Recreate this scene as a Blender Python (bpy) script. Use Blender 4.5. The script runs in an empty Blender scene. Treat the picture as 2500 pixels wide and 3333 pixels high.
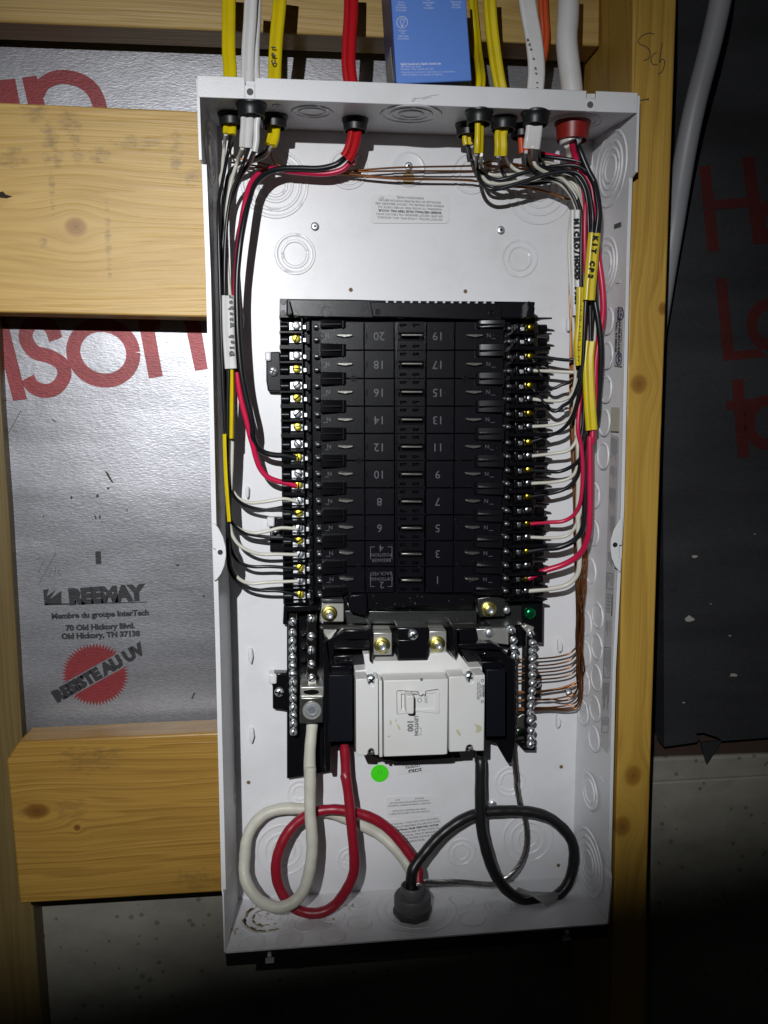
import bpy, bmesh, math, random
from mathutils import Vector, Matrix
random.seed(7)
SC = bpy.context.scene
COL = SC.collection

# ------------------------------------------------------------------ camera
# panel space: x right, y up, h out of the wall towards the viewer (metres, back plate of the panel = 0)
CAM = Vector((-0.1101, 0.1221, 0.8142))
ANG = (0.1230, 0.1039, -0.0003)
FPX = 2709.6
PW, PH = 2500.0, 3333.0
ZUP = 1.40                                    # height of the panel's middle above the floor
a, b, c = ANG
RM = (Matrix(((math.cos(c), -math.sin(c), 0), (math.sin(c), math.cos(c), 0), (0, 0, 1)))
      @ Matrix(((1, 0, 0), (0, math.cos(a), -math.sin(a)), (0, math.sin(a), math.cos(a))))
      @ Matrix(((math.cos(b), 0, math.sin(b)), (0, 1, 0), (-math.sin(b), 0, math.cos(b)))))

def W(p):                                     # panel space -> Blender world
    return Vector((p[0], -p[2], p[1] + ZUP))

def Wd(d):
    return Vector((d[0], -d[2], d[1]))

cam = bpy.data.cameras.new('camera')
cam_ob = bpy.data.objects.new('camera', cam)
COL.objects.link(cam_ob)
ax = [Wd(RM[i]) for i in range(3)]
m = Matrix.Identity(4)
for i in range(3):
    for j in range(3):
        m[j][i] = ax[i][j]
m.translation = W(CAM)
cam_ob.matrix_world = m
cam.sensor_fit = 'VERTICAL'
cam.sensor_height = 36.0
cam.lens = 36.0 * FPX / PH
cam.clip_start = 0.02
cam.clip_end = 50
SC.camera = cam_ob
SC.render.resolution_x, SC.render.resolution_y = 768, 1024

# ------------------------------------------------------------------ world: an unlit basement
w = bpy.data.worlds.new('World')
SC.world = w
w.use_nodes = True
w.node_tree.nodes['Background'].inputs[0].default_value = (0.9, 0.95, 1.0, 1)
w.node_tree.nodes['Background'].inputs[1].default_value = 0.006

# ------------------------------------------------------------------ the one light: a hand torch up and left of the lens
LPOS = Vector((-0.32, 0.46, 1.20))
LAIM = Vector((-0.14, 0.11, 0.0))
POWER = 69.0
ld = bpy.data.lights.new('torch', 'SPOT')
ld.energy = POWER
ld.shadow_soft_size = 0.006
ld.spot_size = math.radians(110)
ld.spot_blend = 0.3
ld.color = (0.97, 0.985, 1.0)
lo = bpy.data.objects.new('torch', ld)
COL.objects.link(lo)
lo.location = W(LPOS)
lo.rotation_euler = (W(LAIM) - W(LPOS)).to_track_quat('-Z', 'Y').to_euler()
# beam pattern of the torch: bright middle, soft rim, and an added lower cut-off for the shadow of phone and hand
ld.use_nodes = True
lt = ld.node_tree
em = lt.nodes['Emission']
def ln(t, **k):
    n = lt.nodes.new(t)
    for kk, vv in k.items():
        setattr(n, kk, vv)
    return n
def lmath(op, a_, b_=None, clamp=False):
    n = ln('ShaderNodeMath', operation=op, use_clamp=clamp)
    for i_, q in enumerate((a_, b_)):
        if q is None:
            continue
        if isinstance(q, (int, float)):
            n.inputs[i_].default_value = q
        else:
            lt.links.new(q, n.inputs[i_])
    return n.outputs[0]
tc = ln('ShaderNodeTexCoord')
sx = ln('ShaderNodeSeparateXYZ')
lt.links.new(tc.outputs['Normal'], sx.inputs[0])
BEAM = dict(cut=-0.405, cutw=0.115, cutslope=0.21, u0=0.0, v0=-0.10, r0=0.12, r1=0.50, rim=0.21)

SC.view_settings.view_transform = 'Standard'
SC.view_settings.look = 'None'
SC.view_settings.exposure = 0
SC.view_settings.gamma = 1

def beam():
    zz = lmath('MAXIMUM', lmath('ABSOLUTE', sx.outputs[2]), 0.05)
    u_ = lmath('DIVIDE', sx.outputs[0], zz)
    v_ = lmath('DIVIDE', sx.outputs[1], zz)
    # lower cut: v + slope*u must stay above the cut line
    s_ = lmath('SUBTRACT', v_, lmath('MULTIPLY', u_, BEAM['cutslope']))
    t_ = lmath('DIVIDE', lmath('SUBTRACT', s_, BEAM['cut']), BEAM['cutw'], clamp=True)
    t_ = lmath('ADD', lmath('MULTIPLY', lmath('SMOOTH_MIN', t_, 1.0), 1.0), 0.0, clamp=True)
    t_ = lmath('MULTIPLY', lmath('MULTIPLY', t_, t_), lmath('SUBTRACT', 3.0, lmath('MULTIPLY', t_, 2.0)))
    uu = lmath('SUBTRACT', u_, BEAM['u0']); vv = lmath('SUBTRACT', v_, BEAM['v0'])
    r_ = lmath('SQRT', lmath('ADD', lmath('MULTIPLY', uu, uu), lmath('MULTIPLY', vv, vv)))
    q_ = lmath('DIVIDE', lmath('SUBTRACT', r_, BEAM['r0']), BEAM['r1'] - BEAM['r0'], clamp=True)
    q_ = lmath('SUBTRACT', 1.0, lmath('MULTIPLY', q_, 1.0 - BEAM['rim']))
    out = lmath('MULTIPLY', t_, q_)
    lt.links.new(out, em.inputs['Strength'])
beam()

# ------------------------------------------------------------------ photo pixel -> point at a real height
def ray(px, py):
    q = Vector(((px - PW / 2) / FPX, -(py - PH / 2) / FPX, -1.0))
    return RM.transposed() @ q
def U(px, py, h=0.0):
    d = ray(px, py)
    return CAM + d * ((h - CAM.z) / d.z)
def UPL(px, py, p0, n):
    d = ray(px, py)
    return CAM + d * ((p0 - CAM).dot(n) / d.dot(n))
def mpx(h=0.0):                               # metres per photo pixel at height h
    return (CAM.z - h) / FPX
VIEWS = dict(a=(600, 0, 2.07375), b=(1300, 0, 1.84333), c=(640, 250, 2.51364), d=(1300, 250, 1.84333),
             e=(0, 0, 2.08714), f=(0, 1060, 1.65139), g=(0, 2300, 1.659), hh=(1800, 0, 1.30143),
             i=(860, 950, 3.318), j=(1300, 950, 3.318), k=(860, 1400, 3.318), l=(1300, 1400, 3.318),
             m=(860, 1900, 3.318), n=(1300, 1900, 3.318), o=(1680, 650, 2.765), p=(1680, 1400, 2.2125),
             q=(680, 700, 3.16071), r=(680, 1400, 3.16071), s=(700, 2400, 2.37), t=(1250, 2400, 2.07375),
             u=(1130, 2050, 3.01636), x=(1900, 1700, 1.355), y=(1450, 330, 3.318), z=(1700, 2050, 4.1475),
             w=(1560, 1000, 6.3808), v=(900, 1000, 7.5409), bx=(1200, 0, 4.1475), z1=(620, 220, 4.6083),
             z2=(1880, 280, 4.25385), z3=(660, 2700, 4.6083), z4=(1780, 2600, 4.25385), O=(0, 0, 0.6636), F=(0, 0, 1.0))
def V(k, x, y):
    ox, oy, s = VIEWS[k]
    return (ox + x / s, oy + y / s)
def VS(k, pts):
    return [V(k, *p) for p in pts]

# ------------------------------------------------------------------ materials
MATS = {}
def mat(name, col, rough=0.5, metal=0.0, spec=0.5, coat=0.0, bump=None, var=None, coatr=0.1, sss=0):
    """bump=(scale, strength, distance[, (sx,sy,sz)]); var=(scale, colour2, amount)"""
    if name in MATS:
        return MATS[name]
    mt = bpy.data.materials.new(name)
    mt.use_nodes = True
    nt = mt.node_tree
    bs = nt.nodes['Principled BSDF']
    bs.inputs['Base Color'].default_value = (*col, 1)
    bs.inputs['Roughness'].default_value = rough
    bs.inputs['Metallic'].default_value = metal
    bs.inputs['Specular IOR Level'].default_value = spec
    bs.inputs['Coat Weight'].default_value = coat
    bs.inputs['Coat Roughness'].default_value = coatr
    geo = None
    if bump or var:
        geo = nt.nodes.new('ShaderNodeNewGeometry')
    if var:
        nz = nt.nodes.new('ShaderNodeTexNoise')
        nz.inputs['Scale'].default_value = var[0]
        nz.inputs['Detail'].default_value = 6
        nt.links.new(geo.outputs['Position'], nz.inputs['Vector'])
        rp = nt.nodes.new('ShaderNodeMapRange')
        rp.inputs[1].default_value, rp.inputs[2].default_value = 0.42, 0.7
        rp.inputs[3].default_value, rp.inputs[4].default_value = 0.0, var[2]
        nt.links.new(nz.outputs[0], rp.inputs[0])
        mx = nt.nodes.new('ShaderNodeMix'); mx.data_type = 'RGBA'
        mx.inputs[6].default_value = (*col, 1)
        mx.inputs[7].default_value = (*var[1], 1)
        nt.links.new(rp.outputs[0], mx.inputs[0])
        nt.links.new(mx.outputs[2], bs.inputs['Base Color'])
    if bump:
        src = geo.outputs['Position']
        if len(bump) > 3:
            mp = nt.nodes.new('ShaderNodeMapping')
            mp.inputs['Scale'].default_value = bump[3]
            nt.links.new(src, mp.inputs['Vector'])
            src = mp.outputs[0]
        nz = nt.nodes.new('ShaderNodeTexNoise')
        nz.inputs['Scale'].default_value = bump[0]
        nz.inputs['Detail'].default_value = 3
        nt.links.new(src, nz.inputs['Vector'])
        bp = nt.nodes.new('ShaderNodeBump')
        bp.inputs['Strength'].default_value = bump[1]
        bp.inputs['Distance'].default_value = bump[2]
        nt.links.new(nz.outputs[0], bp.inputs['Height'])
        nt.links.new(bp.outputs[0], bs.inputs['Normal'])
    MATS[name] = mt
    return mt

def steel_paint():
    """white powder coat: fine orange peel, glitter, the odd scuff"""
    mt = mat('white_powder_coat', (0.70, 0.70, 0.72), rough=0.33, spec=0.6, bump=(1100, 0.30, 0.0004))
    nt = mt.node_tree
    bs = nt.nodes['Principled BSDF']
    geo = [n for n in nt.nodes if n.type == 'NEW_GEOMETRY'][0]
    nz = nt.nodes.new('ShaderNodeTexNoise'); nz.inputs['Scale'].default_value = 14; nz.inputs['Detail'].default_value = 8
    nz.inputs['Roughness'].default_value = 0.7
    nt.links.new(geo.outputs['Position'], nz.inputs['Vector'])
    rp = nt.nodes.new('ShaderNodeValToRGB')
    rp.color_ramp.elements[0].position = 0.25; rp.color_ramp.elements[0].color = (0.64, 0.64, 0.64, 1)
    rp.color_ramp.elements[1].position = 0.50; rp.color_ramp.elements[1].color = (0.73, 0.73, 0.75, 1)
    nt.links.new(nz.outputs[0], rp.inputs[0])
    nt.links.new(rp.outputs[0], bs.inputs['Base Color'])
    return mt

def wood(name, c1, c2, axis, knots=(), scale=1.0, rough=0.45, stains=0.0, dark=(0.10, 0.055, 0.02), seed=0.0, smudges=()):
    """softwood board: grain along x (axis 0) or along z (axis 2); knots = (x, z, rx, rz) in world metres"""
    mt = bpy.data.materials.new(name); mt.use_nodes = True
    nt = mt.node_tree; bs = nt.nodes['Principled BSDF']
    L = nt.links.new
    def N(t, **k):
        n = nt.nodes.new(t)
        for kk, vv in k.items():
            setattr(n, kk, vv)
        return n
    def M(op, x_, y_=None, cl=False):
        n = N('ShaderNodeMath', operation=op, use_clamp=cl)
        for i_, q in enumerate((x_, y_)):
            if q is None: continue
            if isinstance(q, (int, float)): n.inputs[i_].default_value = q
            else: L(q, n.inputs[i_])
        return n.outputs[0]
    geo = N('ShaderNodeNewGeometry'); sp = N('ShaderNodeSeparateXYZ'); L(geo.outputs['Position'], sp.inputs[0])
    X, Y, Z = sp.outputs
    along, across = (X, Z) if axis == 0 else (Z, X)
    bend = None; knotmask = None; ringv = None
    for (kx, kz, rx, rz) in knots:
        dx = M('DIVIDE', M('SUBTRACT', X, kx), rx); dz = M('DIVIDE', M('SUBTRACT', Z, kz), rz)
        d = M('SQRT', M('ADD', M('MULTIPLY', dx, dx), M('MULTIPLY', dz, dz)))
        g = M('DIVIDE', 1.0, M('ADD', 1.0, M('MULTIPLY', M('MULTIPLY', d, d), 0.22)))
        ac = dz if axis == 0 else dx
        push = M('MULTIPLY', g, M('MULTIPLY', ac, (rz if axis == 0 else rx) * -1.1))
        bend = push if bend is None else M('ADD', bend, push)
        msk = M('SUBTRACT', 1.0, M('DIVIDE', M('SUBTRACT', d, 0.72), 0.45, True), True)
        knotmask = msk if knotmask is None else M('MAXIMUM', knotmask, msk)
        ringv = d if ringv is None else M('MINIMUM', ringv, d)
    if bend is not None:
        across = M('ADD', across, bend)
    cb = N('ShaderNodeCombineXYZ')
    L(M('ADD', M('MULTIPLY', along, 1.6), seed), cb.inputs[0]); L(M('MULTIPLY', across, 26.0 * scale), cb.inputs[1]); L(M('MULTIPLY', Y, 26.0 * scale), cb.inputs[2])
    nz = N('ShaderNodeTexNoise'); nz.inputs['Scale'].default_value = 1.0; nz.inputs['Detail'].default_value = 3.0
    L(cb.outputs[0], nz.inputs['Vector'])
    # growth rings: narrow dark late-wood lines
    rg = M('FRACT', M('MULTIPLY', M('ADD', nz.outputs[0], M('MULTIPLY', across, 9.0)), 9.0))
    rp = N('ShaderNodeValToRGB')
    rp.color_ramp.elements[0].position = 0.0; rp.color_ramp.elements[0].color = (0, 0, 0, 1)
    rp.color_ramp.elements[1].position = 0.82; rp.color_ramp.elements[1].color = (0.55, 0.55, 0.55, 1)
    e_ = rp.color_ramp.elements.new(0.97); e_.color = (0.05, 0.05, 0.05, 1)
    L(rg, rp.inputs[0])
    # fine fibre
    cb2 = N('ShaderNodeCombineXYZ')
    L(M('MULTIPLY', along, 9.0), cb2.inputs[0]); L(M('MULTIPLY', across, 420.0), cb2.inputs[1]); L(M('MULTIPLY', Y, 420.0), cb2.inputs[2])
    fb = N('ShaderNodeTexNoise'); fb.inputs['Scale'].default_value = 1.0; fb.inputs['Detail'].default_value = 6.0
    L(cb2.outputs[0], fb.inputs['Vector'])
    big = N('ShaderNodeTexNoise'); big.inputs['Scale'].default_value = 5.0; big.inputs['Detail'].default_value = 5.0
    L(geo.outputs['Position'], big.inputs['Vector'])
    fac = M('ADD', M('MULTIPLY', rp.outputs[0], 1.0), M('ADD', M('MULTIPLY', M('SUBTRACT', fb.outputs[0], 0.5), 1.25), M('MULTIPLY', M('SUBTRACT', big.outputs[0], 0.45), 0.9)), True)
    mx = N('ShaderNodeMix', data_type='RGBA'); mx.inputs[6].default_value = (*c1, 1); mx.inputs[7].default_value = (*c2, 1)
    L(fac, mx.inputs[0]); colr = mx.outputs[2]
    if stains:
        cb3 = N('ShaderNodeCombineXYZ')
        L(M('MULTIPLY', along, 22.0), cb3.inputs[0]); L(M('MULTIPLY', across, 34.0), cb3.inputs[1])
        st = N('ShaderNodeTexNoise'); st.inputs['Scale'].default_value = 1.0; st.inputs['Detail'].default_value = 9.0; st.inputs['Roughness'].default_value = 0.72
        L(cb3.outputs[0], st.inputs['Vector'])
        sf = M('MULTIPLY', M('DIVIDE', M('SUBTRACT', st.outputs[0], 0.64), 0.10, True), stains)
        m2 = N('ShaderNodeMix', data_type='RGBA'); m2.inputs[7].default_value = (*dark, 1)
        L(sf, m2.inputs[0]); L(colr, m2.inputs[6]); colr = m2.outputs[2]
    if smudges:
        sm = None
        for (kx, kz, rx, rz) in smudges:
            dx = M('DIVIDE', M('SUBTRACT', X, kx), rx); dz = M('DIVIDE', M('SUBTRACT', Z, kz), rz)
            g = M('SUBTRACT', 1.0, M('ADD', M('MULTIPLY', dx, dx), M('MULTIPLY', dz, dz)), True)
            sm = g if sm is None else M('MAXIMUM', sm, g)
        cb4 = N('ShaderNodeCombineXYZ'); L(M('MULTIPLY', X, 1.0), cb4.inputs[0]); L(M('MULTIPLY', Z, 2.2), cb4.inputs[1])
        s2 = N('ShaderNodeTexNoise'); s2.inputs['Scale'].default_value = 75.0; s2.inputs['Detail'].default_value = 8.0; s2.inputs['Roughness'].default_value = 0.72
        L(cb4.outputs[0], s2.inputs['Vector'])
        sf2 = M('MULTIPLY', M('DIVIDE', M('SUBTRACT', M('ADD', s2.outputs[0], M('MULTIPLY', sm, 0.16)), 0.56), 0.22, True), M('MULTIPLY', M('MINIMUM', M('MULTIPLY', sm, 2.5), 1.0), 0.60))
        m4 = N('ShaderNodeMix', data_type='RGBA'); m4.inputs[7].default_value = (0.14, 0.085, 0.03, 1)
        L(sf2, m4.inputs[0]); L(colr, m4.inputs[6]); colr = m4.outputs[2]
    if knotmask is not None:
        kr = M('FRACT', M('MULTIPLY', M('ADD', ringv, M('MULTIPLY', fb.outputs[0], 0.10)), 4.0))
        kc = N('ShaderNodeMix', data_type='RGBA'); kc.inputs[6].default_value = (c2[0] * 0.98, c2[1] * 0.88, c2[2] * 0.92, 1)
        kc.inputs[7].default_value = (c2[0] * 0.50, c2[1] * 0.38, c2[2] * 0.40, 1); L(M('MULTIPLY', M('ADD', kr, M('SUBTRACT', 0.9, M('MULTIPLY', ringv, 1.6), True)), 0.55, True), kc.inputs[0])
        m3 = N('ShaderNodeMix', data_type='RGBA'); L(knotmask, m3.inputs[0]); L(colr, m3.inputs[6]); L(kc.outputs[2], m3.inputs[7]); colr = m3.outputs[2]
    L(colr, bs.inputs['Base Color'])
    bs.inputs['Roughness'].default_value = rough
    bp = N('ShaderNodeBump'); bp.inputs['Strength'].default_value = 0.6; bp.inputs['Distance'].default_value = 0.0008
    L(M('ADD', M('MULTIPLY', rp.outputs[0], 0.5), fb.outputs[0]), bp.inputs['Height']); L(bp.outputs[0], bs.inputs['Normal'])
    return mt

def foil(name, col, metal=0.75, rough=0.36, strength=0.55):
    """silver fibre-faced insulation: short fibres running every way under a thin metal film"""
    mt = bpy.data.materials.new(name); mt.use_nodes = True
    nt = mt.node_tree; bs = nt.nodes['Principled BSDF']; L = nt.links.new
    geo = nt.nodes.new('ShaderNodeNewGeometry')
    hs = []
    for ang, sc_ in ((0.0, (170, 1, 560)), (0.85, (180, 1, 600)), (-0.95, (190, 1, 580))):
        mp = nt.nodes.new('ShaderNodeMapping'); mp.vector_type = 'POINT'
        mp.inputs['Rotation'].default_value = (0, ang, 0); mp.inputs['Scale'].default_value = sc_
        L(geo.outputs['Position'], mp.inputs['Vector'])
        nz = nt.nodes.new('ShaderNodeTexNoise'); nz.inputs['Scale'].default_value = 1.0; nz.inputs['Detail'].default_value = 2.0
        L(mp.outputs[0], nz.inputs['Vector']); hs.append(nz.outputs[0])
    ad = nt.nodes.new('ShaderNodeMath'); ad.operation = 'MAXIMUM'; L(hs[0], ad.inputs[0]); L(hs[1], ad.inputs[1])
    ad2 = nt.nodes.new('ShaderNodeMath'); ad2.operation = 'MAXIMUM'; L(ad.outputs[0], ad2.inputs[0]); L(hs[2], ad2.inputs[1])
    bp = nt.nodes.new('ShaderNodeBump'); bp.inputs['Strength'].default_value = strength; bp.inputs['Distance'].default_value = 0.0012
    lo_ = nt.nodes.new('ShaderNodeTexNoise'); lo_.inputs['Scale'].default_value = 26; lo_.inputs['Detail'].default_value = 4
    L(geo.outputs['Position'], lo_.inputs['Vector'])
    b2 = nt.nodes.new('ShaderNodeBump'); b2.inputs['Strength'].default_value = 0.09; b2.inputs['Distance'].default_value = 0.006
    L(lo_.outputs[0], b2.inputs['Height']); L(b2.outputs[0], bp.inputs['Normal'])
    L(ad2.outputs[0], bp.inputs['Height']); L(bp.outputs[0], bs.inputs['Normal'])
    big = nt.nodes.new('ShaderNodeTexNoise'); big.inputs['Scale'].default_value = 9; big.inputs['Detail'].default_value = 7
    mp = nt.nodes.new('ShaderNodeMapping'); mp.inputs['Scale'].default_value = (0.5, 1, 2.2)
    L(geo.outputs['Position'], mp.inputs['Vector']); L(mp.outputs[0], big.inputs['Vector'])
    mr = nt.nodes.new('ShaderNodeMapRange'); mr.inputs[1].default_value = 0.3; mr.inputs[2].default_value = 0.75
    mr.inputs[3].default_value = 0.62; mr.inputs[4].default_value = 1.18
    L(big.outputs[0], mr.inputs[0])
    mr2 = nt.nodes.new('ShaderNodeMapRange'); mr2.inputs[1].default_value = 0.45; mr2.inputs[2].default_value = 0.85
    mr2.inputs[3].default_value = 0.85; mr2.inputs[4].default_value = 1.25
    L(ad2.outputs[0], mr2.inputs[0])
    mu = nt.nodes.new('ShaderNodeMath'); mu.operation = 'MULTIPLY'; L(mr.outputs[0], mu.inputs[0]); L(mr2.outputs[0], mu.inputs[1])
    vm = nt.nodes.new('ShaderNodeVectorMath'); vm.operation = 'SCALE'; vm.inputs[0].default_value = col
    L(mu.outputs[0], vm.inputs['Scale']); L(vm.outputs[0], bs.inputs['Base Color'])
    bs.inputs['Metallic'].default_value = metal; bs.inputs['Roughness'].default_value = rough
    MATS[name] = mt
    return mt

def concrete(name):
    mt = bpy.data.materials.new(name); mt.use_nodes = True
    nt = mt.node_tree; bs = nt.nodes['Principled BSDF']; L = nt.links.new
    geo = nt.nodes.new('ShaderNodeNewGeometry')
    nz = nt.nodes.new('ShaderNodeTexNoise'); nz.inputs['Scale'].default_value = 6; nz.inputs['Detail'].default_value = 10; nz.inputs['Roughness'].default_value = 0.66
    mp = nt.nodes.new('ShaderNodeMapping'); mp.inputs['Scale'].default_value = (1.0, 1.0, 1.7)
    L(geo.outputs['Position'], mp.inputs['Vector']); L(mp.outputs[0], nz.inputs['Vector'])
    rp = nt.nodes.new('ShaderNodeValToRGB')
    rp.color_ramp.elements[0].position = 0.3; rp.color_ramp.elements[0].color = (0.115, 0.108, 0.088, 1)
    rp.color_ramp.elements[1].position = 0.7; rp.color_ramp.elements[1].color = (0.26, 0.25, 0.205, 1)
    L(nz.outputs[0], rp.inputs[0])
    vo = nt.nodes.new('ShaderNodeTexVoronoi'); vo.inputs['Scale'].default_value = 62
    L(geo.outputs['Position'], vo.inputs['Vector'])
    n2 = nt.nodes.new('ShaderNodeTexNoise'); n2.inputs['Scale'].default_value = 17; L(geo.outputs['Position'], n2.inputs['Vector'])
    ad = nt.nodes.new('ShaderNodeMath'); ad.operation = 'MULTIPLY_ADD'; L(n2.outputs[0], ad.inputs[0]); ad.inputs[1].default_value = -0.30; L(vo.outputs['Distance'], ad.inputs[2])
    r2 = nt.nodes.new('ShaderNodeValToRGB')
    r2.color_ramp.elements[0].position = -0.0; r2.color_ramp.elements[0].color = (0.25, 0.25, 0.22, 1)
    r2.color_ramp.elements[1].position = 0.03; r2.color_ramp.elements[1].color = (1, 1, 1, 1)
    L(ad.outputs[0], r2.inputs[0])
    mx = nt.nodes.new('ShaderNodeMix'); mx.data_type = 'RGBA'; mx.blend_type = 'MULTIPLY'; mx.inputs[0].default_value = 0.55
    L(rp.outputs[0], mx.inputs[6]); L(r2.outputs[0], mx.inputs[7]); L(mx.outputs[2], bs.inputs['Base Color'])
    bs.inputs['Roughness'].default_value = 0.85
    bp = nt.nodes.new('ShaderNodeBump'); bp.inputs['Strength'].default_value = 0.4; bp.inputs['Distance'].default_value = 0.003
    L(nz.outputs[0], bp.inputs['Height']); L(bp.outputs[0], bs.inputs['Normal'])
    return mt

PAINT = steel_paint()
BLACK = mat('black_moulded_plastic', (0.0045, 0.0045, 0.006), rough=0.22, spec=0.42, bump=(900, 0.10, 0.0003))
BLACKM = mat('black_textured_plastic', (0.0030, 0.0030, 0.0052), rough=0.27, spec=0.40, bump=(1300, 0.30, 0.0003))
BLACKL = mat('black_plastic_lettering', (0.075, 0.075, 0.085), rough=0.45)
RUBBER = mat('black_bushing_plastic', (0.009, 0.010, 0.0105), rough=0.42)
REDPL = mat('red_bushing_plastic', (0.24, 0.012, 0.009), rough=0.4)
ZINC = mat('zinc_plated_steel', (0.74, 0.77, 0.80), rough=0.40, metal=0.9, bump=(300, 0.2, 0.0004))
BRASS = mat('yellow_zinc_screw', (0.86, 0.72, 0.07), rough=0.40, metal=0.85, bump=(260, 0.2, 0.0004))
YZINC = mat('yellow_zinc_nut', (0.70, 0.62, 0.20), rough=0.34, metal=1.0)
TIN = mat('tin_plated_bus', (0.66, 0.65, 0.61), rough=0.40, metal=0.85, bump=(120, 0.15, 0.0005))
GREENS = mat('green_ground_screw', (0.01, 0.30, 0.10), rough=0.22, metal=0.9)
GREYB = mat('grey_breaker_plastic', (0.70, 0.70, 0.685), rough=0.42, bump=(700, 0.10, 0.0003), var=(16, (0.65, 0.64, 0.60), 0.6))
DULLM = mat('dull_spring_metal', (0.30, 0.30, 0.30), rough=0.34, metal=0.9)
DARKB = mat('dark_polished_bar', (0.30, 0.29, 0.27), rough=0.20, metal=1.0, bump=(200, 0.2, 0.0004))
STAIN = mat('yellow_glue_stain', (0.54, 0.52, 0.36), rough=0.35)
GREYT = mat('grey_print', (0.22, 0.22, 0.23), rough=0.5)
LBL = mat('paper_label', (0.69, 0.69, 0.70), rough=0.5)
LBL2 = mat('clear_film_label', (0.50, 0.49, 0.49), rough=0.28)
INK = mat('black_ink', (0.012, 0.012, 0.014), rough=0.5)
INKG = mat('grey_label_ink', (0.10, 0.10, 0.11), rough=0.5)
BLUEI = mat('dark_blue_ink', (0.02, 0.025, 0.09), rough=0.5)
GREEND = mat('green_dot_sticker', (0.06, 0.75, 0.01), rough=0.5)
WBLK = mat('black_wire_insulation', (0.009, 0.010, 0.012), rough=0.33, spec=0.5, bump=(160, 0.08, 0.0008))
WWHT = mat('white_wire_insulation', (0.62, 0.60, 0.52), rough=0.36, bump=(160, 0.08, 0.0008))
WRED = mat('red_wire_insulation', (0.56, 0.012, 0.065), rough=0.33, bump=(160, 0.08, 0.0008))
FWHT = mat('white_feeder_insulation', (0.58, 0.57, 0.49), rough=0.45, var=(40, (0.47, 0.45, 0.37), 0.6))
FRED = mat('red_feeder_insulation', (0.27, 0.007, 0.020), rough=0.38)
FBLK = mat('black_feeder_insulation', (0.010, 0.010, 0.011), rough=0.38)
COPPER = mat('bare_copper', (0.36, 0.155, 0.06), rough=0.32, metal=1.0, var=(60, (0.26, 0.115, 0.05), 0.9))
ALU = mat('bare_aluminium_strand', (0.50, 0.49, 0.47), rough=0.30, metal=1.0)
JYEL = mat('yellow_cable_jacket', (0.68, 0.53, 0.004), rough=0.34, var=(50, (0.52, 0.40, 0.01), 0.5))
JWHT = mat('white_cable_jacket', (0.68, 0.67, 0.66), rough=0.36, var=(50, (0.56, 0.55, 0.55), 0.5))
JRED = mat('red_cable_jacket', (0.46, 0.008, 0.014), rough=0.36)
JORG = mat('orange_cable_jacket', (0.62, 0.085, 0.020), rough=0.42)
BLUE = mat('blue_carton', (0.10, 0.23, 0.66), rough=0.42)
BLUED = mat('purple_carton_side', (0.05, 0.045, 0.13), rough=0.4)
WINK = mat('white_print', (0.55, 0.62, 0.85), rough=0.5)
GREYC = mat('grey_conduit_fitting', (0.10, 0.10, 0.105), rough=0.5)
TAPE = mat('clear_plastic_scrap', (0.30, 0.30, 0.29), rough=0.25)
PENCIL = mat('pencil_mark', (0.09, 0.065, 0.03), rough=0.7)
DIRT = mat('brown_dirt', (0.34, 0.26, 0.13), rough=0.9)
DARKW = mat('dark_rough_wood', (0.035, 0.018, 0.010), rough=0.9, bump=(60, 0.5, 0.002))
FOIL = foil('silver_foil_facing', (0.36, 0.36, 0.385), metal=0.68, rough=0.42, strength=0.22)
FOILD = foil('foil_facing_dimmed', (0.045, 0.046, 0.050), metal=0.35, rough=0.5, strength=0.25)  # right bay foil and letters: weak light put into darker colours
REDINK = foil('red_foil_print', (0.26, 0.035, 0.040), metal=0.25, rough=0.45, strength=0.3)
REDINKD = foil('red_foil_print_dimmed', (0.075, 0.009, 0.008), metal=0.1, rough=0.5, strength=0.3)
BLKINK = foil('black_foil_print', (0.030, 0.030, 0.034), metal=0.1, rough=0.5, strength=0.3)
CONC = concrete('stained_concrete')
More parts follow.
